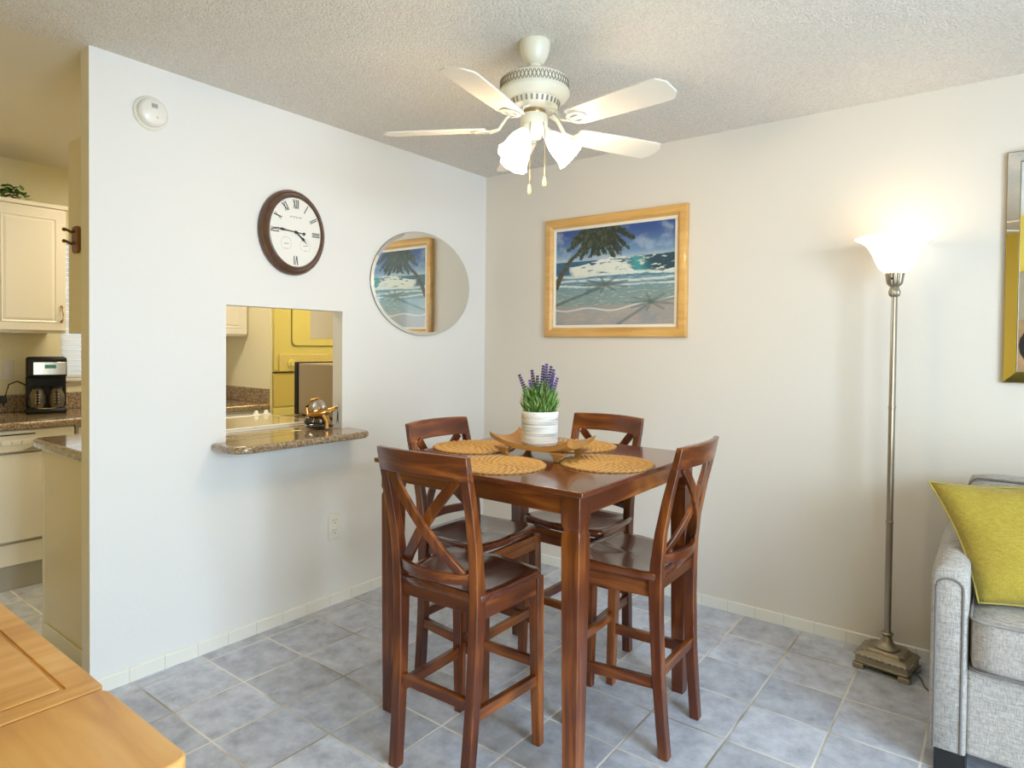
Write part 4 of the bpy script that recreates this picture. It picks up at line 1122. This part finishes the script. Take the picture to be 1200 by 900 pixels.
# ------------------------------------------------------------------ torchiere lamp
lp = empty('floor_lamp', (2.352, -.165, 0), math.radians(-8), label='torchiere floor lamp with glowing white bowl and pewter square base', cat='floor lamp')
LXh, LYh = .100, .085
def rr_(hx_, hy_, z): return [(-hx_, -hy_, z), (hx_, -hy_, z), (hx_, hy_, z), (-hx_, hy_, z)]
def oct_(hx_, hy_, z, c=.018): return [(-hx_+c, -hy_, z), (hx_-c, -hy_, z), (hx_, -hy_+c, z), (hx_, hy_-c, z), (hx_-c, hy_, z), (-hx_+c, hy_, z), (-hx_, hy_-c, z), (-hx_, -hy_+c, z)]
m = MB(); m.loft([oct_(.098, .083, .022, .006), oct_(.100, .085, .030, .006), oct_(.098, .083, .033, .006), oct_(.098, .083, .052, .006), oct_(.102, .087, .055, .008), oct_(.102, .087, .062, .008), oct_(.094, .079, .068, .01), oct_(.082, .067, .074), oct_(.078, .063, .084), oct_(.070, .055, .090), oct_(.002, .002, .092, .0005)])
bo = m.build('base', M_pewter, lp, bevel=.0012, angle=25)
m = MB()
for (x0, x1, y, n, ax) in ((-.09, .09, .0835, 22, 0), (-.075, .075, .0985, 18, 1)):
    for s in (-1, 1):
        for k in range(n):
            t = x0 + (x1-x0)*(k+.5)/n
            if ax == 0: m.box((t-.0025, s*y-.0012, .034), (t+.0025, s*y+.0012, .051))
            else: m.box((s*y-.0012, t-.0025, .034), (s*y+.0012, t+.0025, .051))
m.build('fluting', M_pewter, bo)
m = MB()
for s in (-1, 1):
    for k in range(9): m.ball((-.09+.0225*k, s*.087, .0585), .0055, None, 8, 6)
    for k in range(7): m.ball((s*.102, -.072+.024*k, .0585), .0055, None, 8, 6)
m.build('beading', M_poly, bo, smooth=True)
for sx in (-1, 1):
    for sy in (-1, 1):
        MB().prism(rrect(sx*.085-.022, sy*.070-.020, sx*.085+.022, sy*.070+.020, .006), 0, .0215).build('foot', M_pewter, lp, bevel=.003)
MB().lathe([(0, .092), (.050, .092), (.049, .095), (.034, .102), (.024, .114), (.019, .128), (.017, .140), (.022, .144), (.024, .150), (.018, .156), (0, .156)], 36).build('pedestal', M_pewter, lp, smooth=True, angle=40)
prof = [(0, .155), (.0135, .155)]
for z in (.62, 1.10): prof += [(.0130, z-.006), (.0150, z-.004), (.0150, z+.004), (.0128, z+.006)]
prof += [(.0120, 1.565), (0, 1.566)]
MB().lathe(prof, 14).build('pole', M_poly, lp, smooth=True, angle=25)
m = MB(); fl = []
for (r, z) in [(.0125, 1.560), (.019, 1.566), (.022, 1.580), (.017, 1.596), (.015, 1.602), (.020, 1.606), (.028, 1.616), (.031, 1.634), (.034, 1.652), (.035, 1.658), (.033, 1.658), (.010, 1.640)]:
    fl.append([( r*(1+.06*math.cos(14*2*PI*s/84))*math.cos(2*PI*s/84), r*(1+.06*math.cos(14*2*PI*s/84))*math.sin(2*PI*s/84), z + (.003*math.cos(14*2*PI*s/84) if z > 1.65 else 0)) for s in range(84)])
m.loft(fl).build('fluted_cup', M_poly, lp, smooth=True)
prof = [(.020, 1.655), (.040, 1.660), (.060, 1.680), (.072, 1.705), (.086, 1.740), (.104, 1.772), (.130, 1.795), (.149, 1.803), (.151, 1.806), (.146, 1.807), (.127, 1.799), (.100, 1.776), (.082, 1.743), (.068, 1.707), (.056, 1.684), (.038, 1.665), (.0, 1.664)]
MB().lathe([(0, 1.655)]+prof, 56).build('glass_bowl', M_lampglass2, lp, smooth=True)
MB().box((-.004, -.040, 1.630), (.004, -.034, 1.638)).build('switch', M_black, lp)
MB().tube([(.104, .02, .012), (.130, -.01, .006), (.155, -.07, .005), (.20, -.11, .005), (.27, -.13, .005)], .003, 6).build('power_cord', M_pewter, lp, smooth=True)
def pnt(name, loc, e, col, r=.04):
    l = bpy.data.lights.new(name, 'POINT'); l.energy = e; l.color = col; l.shadow_soft_size = r
    o = bpy.data.objects.new(name, l); COL.objects.link(o); o.location = loc; return o

# ------------------------------------------------------------------ sofa (gray, right edge)
SX0, SX1, SYF, SYB = 2.548, 4.15, -.845, -.06
sf = empty('sofa', ((SX0+SX1)/2, SYB-.4, 0), label='grey linen sofa with dark piping at the right edge', cat='sofa')
so = (-(SX0+SX1)/2, -(SYB-.4), 0)
def sbox(name, a, b, mat=M_sofa, bev=.02, par=sf, seg=4): return bxp(a, b, mat, name, par, bev, so, seg=seg)
AW = .088; AT = .675
def arm(x0, x1, flip):
    # arched-top arm extruded along y, top gently rising backwards
    rings = []
    ys = [SYF, SYF+.006, SYF+.02, -.6, -.35, SYB-.005, SYB]
    n = 12
    for k, y in enumerate(ys):
        ins = (.010, .003, 0, 0, 0, .004, .012)[k]; r = (x1-x0)/2 - ins; cx = (x0+x1)/2; top_ = AT + (0 if y < -.6 else .0) - ins
        ring = [(cx+r, y, .085+ins*.5)] + [(cx + r*math.cos(PI*q/n), y, top_ - r*.75 + r*.75*math.sin(PI*q/n)) for q in range(n+1)] + [(cx-r, y, .085+ins*.5)]
        rings.append([V(p)+V(so) for p in ring])
    return MB().loft(rings).build('arm', M_sofa, sf, smooth=True, angle=60)
for x0 in (SX0, SX1-AW-.01):
    ar = arm(x0, x0+AW+.01, 0)
    ins = .014; r = (AW+.01)/2-ins; cx = x0+(AW+.01)/2; yy = SYF-.0005
    pts = [(cx-r, yy, .09)] + [(cx - r*math.cos(PI*q/12), yy, AT-.045 - r*.8 + r*.8*math.sin(PI*q/12)) for q in range(13)] + [(cx+r, yy, .09)]
    MB().tube([V(p)+V(so) for p in pts], .0035, 8).build('piping', M_piping, ar, smooth=True)
sbox('base_frame', (SX0+AW+.008, SYF+.018, .085), (SX1-AW-.008, SYB-.01, .355), bev=.012)
sbox('back_frame', (SX0+.02, SYB-.13, .10), (SX1-.02, SYB, .80), bev=.03)
def cushion(name, a, b, r, crown, par, top=True):
    """soft box: subdivided grid box bulged"""
    x0, y0, z0 = [a[i]+so[i] for i in range(3)]; x1, y1, z1 = [b[i]+so[i] for i in range(3)]
    m = MB(); 
    bmh = bmesh.new(); bmesh.ops.create_cube(bmh, size=2); bmesh.ops.subdivide_edges(bmh, edges=bmh.edges, cuts=9, use_grid_fill=True)
    cx, cy2, cz = (x0+x1)/2, (y0+y1)/2, (z0+z1)/2; hx_, hy_, hz_ = (x1-x0)/2, (y1-y0)/2, (z1-z0)/2
    for v in bmh.verts:
        p = v.co.copy(); e = 0
        q = V((p.x*hx_, p.y*hy_, p.z*hz_))
        inn = V((max(-hx_+r, min(hx_-r, q.x)), max(-hy_+r, min(hy_-r, q.y)), max(-hz_+r, min(hz_-r, q.z))))
        dd = q-inn
        if dd.length > 1e-6: q = inn + dd.normalized()*min(r, max(dd.length, 0)) if dd.length > r else q
        bl = (1-p.x**2)*(1-p.y**2)
        if crown[2]: q.z += crown[2]*bl*(1 if p.z > 0 else -.2)*abs(p.z)
        if crown[1]: q.y -= crown[1]*(1-p.x**2)*(1-p.z**2)*(1 if p.y < 0 else -.3)*abs(p.y)
        v.co = q + V((cx, cy2, cz))
    me = bpy.data.meshes.new(name); bmh.to_mesh(me); bmh.free(); me.materials.append(M_sofa)
    for p in me.polygons: p.use_smooth = True
    o = bpy.data.objects.new(name, me); COL.objects.link(o); o.parent = par
    return o, (cx, cy2, cz, hx_, hy_, hz_)
midx = (SX0+SX1)/2
for x0, x1 in ((SX0+AW+.014, midx-.003), (midx+.003, SX1-AW-.014)):
    co, (cx, c2, cz, hx_, hy_, hz_) = cushion('seat_cushion', (x0, SYF-.012, .358), (x1, SYB-.16, .528), .028, (0, .006, .02), sf)
    for zz in (hz_-.008, -hz_+.008):
        pts = []
        rp = rrect(-hx_+.002, -hy_-.001, hx_-.002, hy_-.002, .03, 6)
        ring = [V((cx+x, c2+y - .006*(1-(x/hx_)**2)*(1 if y < 0 else 0), cz+zz)) for x, y in rp]; ring.append(ring[0])
        MB().tube(ring, .0042, 8).build('piping', M_piping if zz < 0 else P('piping_light', (.30, .28, .27), .8), co, smooth=True)
for x0, x1 in ((SX0+.072, midx-.004), (midx+.004, SX1-.072)):
    co, (cx, c2, cz, hx_, hy_, hz_) = cushion('back_cushion', (x0, SYB-.30, .54), (x1, SYB-.12, .872), .035, (0, .03, .006), sf)
    ring = [V((cx+x, c2-hy_+.016, cz+y)) for x, y in rrect(-hx_+.004, -hz_+.004, hx_-.004, hz_-.001, .035, 6)]; ring.append(ring[0])
    MB().tube(ring, .004, 8).build('piping', M_piping, co, smooth=True)
for fx_, fy_ in ((SX0+.05, SYF+.06), (SX1-.05, SYF+.06), (SX0+.05, SYB-.06), (SX1-.05, SYB-.06)):
    sbox('foot', (fx_-.035, fy_-.04, 0), (fx_+.05, fy_+.03, .084), M_felt, .003)

# pillow
def pillow(name, TL, TR, BL, BR, nrm, th, mat, label):
    TL, TR, BL, BR, nrm = map(V, (TL, TR, BL, BR, nrm)); nrm.normalize()
    c = (TL+TR+BL+BR)/4
    root = empty(name, c, label=label, cat='pillow')
    N_ = 26
    def q(u, v, s):
        # concave edges
        uu = u*2-1; vv = v*2-1
        p = TL*(1-u)*(1-v) + TR*u*(1-v) + BL*(1-u)*v + BR*u*v
        pull = .045
        ex = (TR-TL+BR-BL)/2; ey = (BL-TL+BR-TR)/2
        p = p - ex*(pull*uu*(1-vv*vv)) - ey*(pull*vv*(1-uu*uu))
        b = (max(0, 1-uu**4)*max(0, 1-vv**4))**.55
        wr = .006*mn.noise(V((u*5, v*5, s*3)))*b + .004*math.sin(uu*9+vv*5)*(1-b)*b*4*.5
        fold = -.012*math.exp(-((u-.42-(v)*.25)/.05)**2)*math.exp(-(v/.22)**2) if s > 0 else 0
        return p - c + nrm*s*(th*b + wr*1.5 + fold)
    m = MB()
    for s in (1, -1): m.grid(lambda u, v, s=s: q(u, v, s), N_, N_)
    o = m.build('cover', mat, root, smooth=True, angle=180)
    bmh = bmesh.new(); bmh.from_mesh(o.data); bmesh.ops.remove_doubles(bmh, verts=bmh.verts, dist=.0008); bmesh.ops.recalc_face_normals(bmh, faces=bmh.faces); bmh.to_mesh(o.data); bmh.free()
    edge = [q(t/20, 0, 0) for t in range(20)] + [q(1, t/20, 0) for t in range(20)] + [q(1-t/20, 1, 0) for t in range(20)] + [q(0, 1-t/20, 0) for t in range(21)]
    MB().tube(edge, .0032, 8).build('piping', M_pilpipe, root, smooth=True)
    return root
pillow('throw_pillow', (2.515, -.56, .876), (3.02, -.50, .93), (2.668, -.735, .538), (3.10, -.72, .545), (.25, -.85, .42), .060, M_pil, 'yellow-green square throw pillow leaning in sofa corner')

# ------------------------------------------------------------------ honey wood table at lower left
WZ = .73; WY = -2.792
wt = empty('side_table', (1.0, WY-.42, 0), label='honey-coloured wooden table with raised drop leaf at lower left', cat='table')
wo = (-1.0, -(WY-.42), 0)
def T2(m): return Matrix.Translation(wo)
J = 1.455; E_ = 1.766; Wd = .74
m = MB().prism(rrect(.30, WY-Wd, J-.0015, WY, .015), WZ-.028, WZ-.004, T2(0)); m.build('tabletop', M_pinex, wt, bevel=.004)
# frame boards on top around sunk panel
fw = .045
def pl(a, b, mat, nm='top_board', bev=.0025, z0=WZ-.0045, z1=WZ): return MB().box((a[0]+wo[0], a[1]+wo[1], z0), (b[0]+wo[0], b[1]+wo[1], z1)).build(nm, mat, wt, bevel=bev)
fr2 = MB()
o1 = rrect(.30, WY-Wd, J-.0015, WY, .015, 6)
i1 = rrect(.30+fw, WY-Wd+fw, J-fw, WY-fw, .004, 6)
fr2.loft([[(x+wo[0], y+wo[1], WZ-.0042) for x, y in o1], [(x+wo[0], y+wo[1], WZ-.002) for x, y in o1], [(x+wo[0]*1, y+wo[1], WZ) for x, y in rrect(.302, WY-Wd+.002, J-.0035, WY-.002, .013, 6)], [(x+wo[0], y+wo[1], WZ) for x, y in i1], [(x+wo[0], y+wo[1], WZ-.0042) for x, y in i1]], cap=False)
fr2.build('border_frame', M_pine, wt)
MB().box((.30+fw+.008+wo[0], WY-Wd+fw+.008+wo[1], WZ-.0042), (J-fw-.008+wo[0], WY-fw-.008+wo[1], WZ-.0005)).build('inset_panel', M_pine, wt, bevel=.0025)
MB().prism(rrect(J+.0015, WY-Wd, E_, WY, .022, 8), WZ-.030, WZ, T2(0)).build('drop_leaf', M_pinex, wt, bevel=.005, seg=3)
m = MB(); m.box((.38+wo[0], WY-Wd+.06+wo[1], .62), (J-.06+wo[0], WY-Wd+.08+wo[1], WZ-.0285)); m.box((.38+wo[0], WY-.08+wo[1], .62), (J-.06+wo[0], WY-.06+wo[1], WZ-.0285)); m.box((.38+wo[0], WY-Wd+.08+wo[1], .62), (.40+wo[0], WY-.08+wo[1], WZ-.0285)); m.box((J-.08+wo[0], WY-Wd+.08+wo[1], .62), (J-.06+wo[0], WY-.08+wo[1], WZ-.0285))
m.build('apron', M_pine, wt)
for lx_ in (.40, J-.08):
    for ly_ in (WY-Wd+.08, WY-.08):
        m = MB().loft([[(lx_+wo[0]+a*w_, ly_+wo[1]+b*w_, z) for a, b in ((-1, -1), (1, -1), (1, 1), (-1, 1))] for z, w_ in ((0, .015), (.62, .024), (WZ-.0285, .024))])
        m.build('leg', M_pine, wt, bevel=.003)

# ------------------------------------------------------------------ lights
def area(name, loc, rot, sx, sy, e, col):
    l = bpy.data.lights.new(name, 'AREA'); l.shape = 'RECTANGLE'; l.size = sx; l.size_y = sy; l.energy = e; l.color = col
    o = bpy.data.objects.new(name, l); COL.objects.link(o); o.location = loc; o.rotation_euler = rot; return o
DAY = (.70, .85, 1.0)
def aim(o, t): o.rotation_euler = (V(t)-o.location).to_track_quat('-Z', 'Y').to_euler()
dr = area('daylight_right', (XR+1.0, -2.8, 2.2), (0, 0, 0), 2.2, 1.6, 215, DAY); aim(dr, (1.2, -1.5, .2))
dl = area('daylight_right_low', (XR+.20, (ry0+ry1)/2, 1.05), (0, PI/2, 0), 2.0, 1.55, 78, DAY)
area('daylight_back', ((dx0+dx1)/2, YB-.16, 1.03), (PI/2, 0, 0), 1.1, 2.0, 25, DAY)
area('daylight_kitchen', (KX-.16, (wy0+wy1)/2, 1.55), (0, -PI/2, 0), .85, .72, 3, (.85, .93, 1))
WARM = (1, .74, .42)
for k, p in enumerate(lights): pnt('fan_bulb_%s' % 'abc'[k], p, 6.4, WARM, .035)
pnt('torchiere_bulb', (2.352, -.165, 1.79), .9, (1, .70, .40), .05)
# kitchen ceiling light fixture (real)
kf = empty('kitchen_ceiling_light', (-1.05, -1.35, H), label='square diffuser light on the kitchen ceiling', cat='ceiling light')
MB().box((-.18, -.45, -.05), (.18, .45, -.001)).build('light_box', M_white, kf, bevel=.004)
MB().box((-.16, -.43, -.056), (.16, .43, -.0505)).build('diffuser', P('lit_diffuser', (1, 1, 1), .5, emis=(1, .82, .48), es=3), kf)
area('kitchen_light', (-1.05, -1.35, H-.06), (0, 0, 0), .32, .86, 14.5, (1, .90, .70))
area('laundry_light', (-1.3, .1, H-.02), (0, 0, 0), .3, .3, 12, (1, .80, .30))

# world
wd = bpy.data.worlds.new('world'); SC.world = wd; wd.use_nodes = True
bg = wd.node_tree.nodes['Background']; bg.inputs['Color'].default_value = (.75, .87, 1, 1); bg.inputs['Strength'].default_value = 2.0

SC.view_settings.view_transform = 'Standard'; SC.view_settings.look = 'None'; SC.view_settings.gamma = 1; SC.view_settings.use_curve_mapping = False
SC.view_settings.exposure = .1
SC.cycles.max_bounces = 10; SC.cycles.diffuse_bounces = 5; SC.cycles.glossy_bounces = 4
SC.cycles.sample_clamp_indirect = 6; SC.cycles.caustics_reflective = False; SC.cycles.caustics_refractive = False
SC.cycles.use_denoising = True
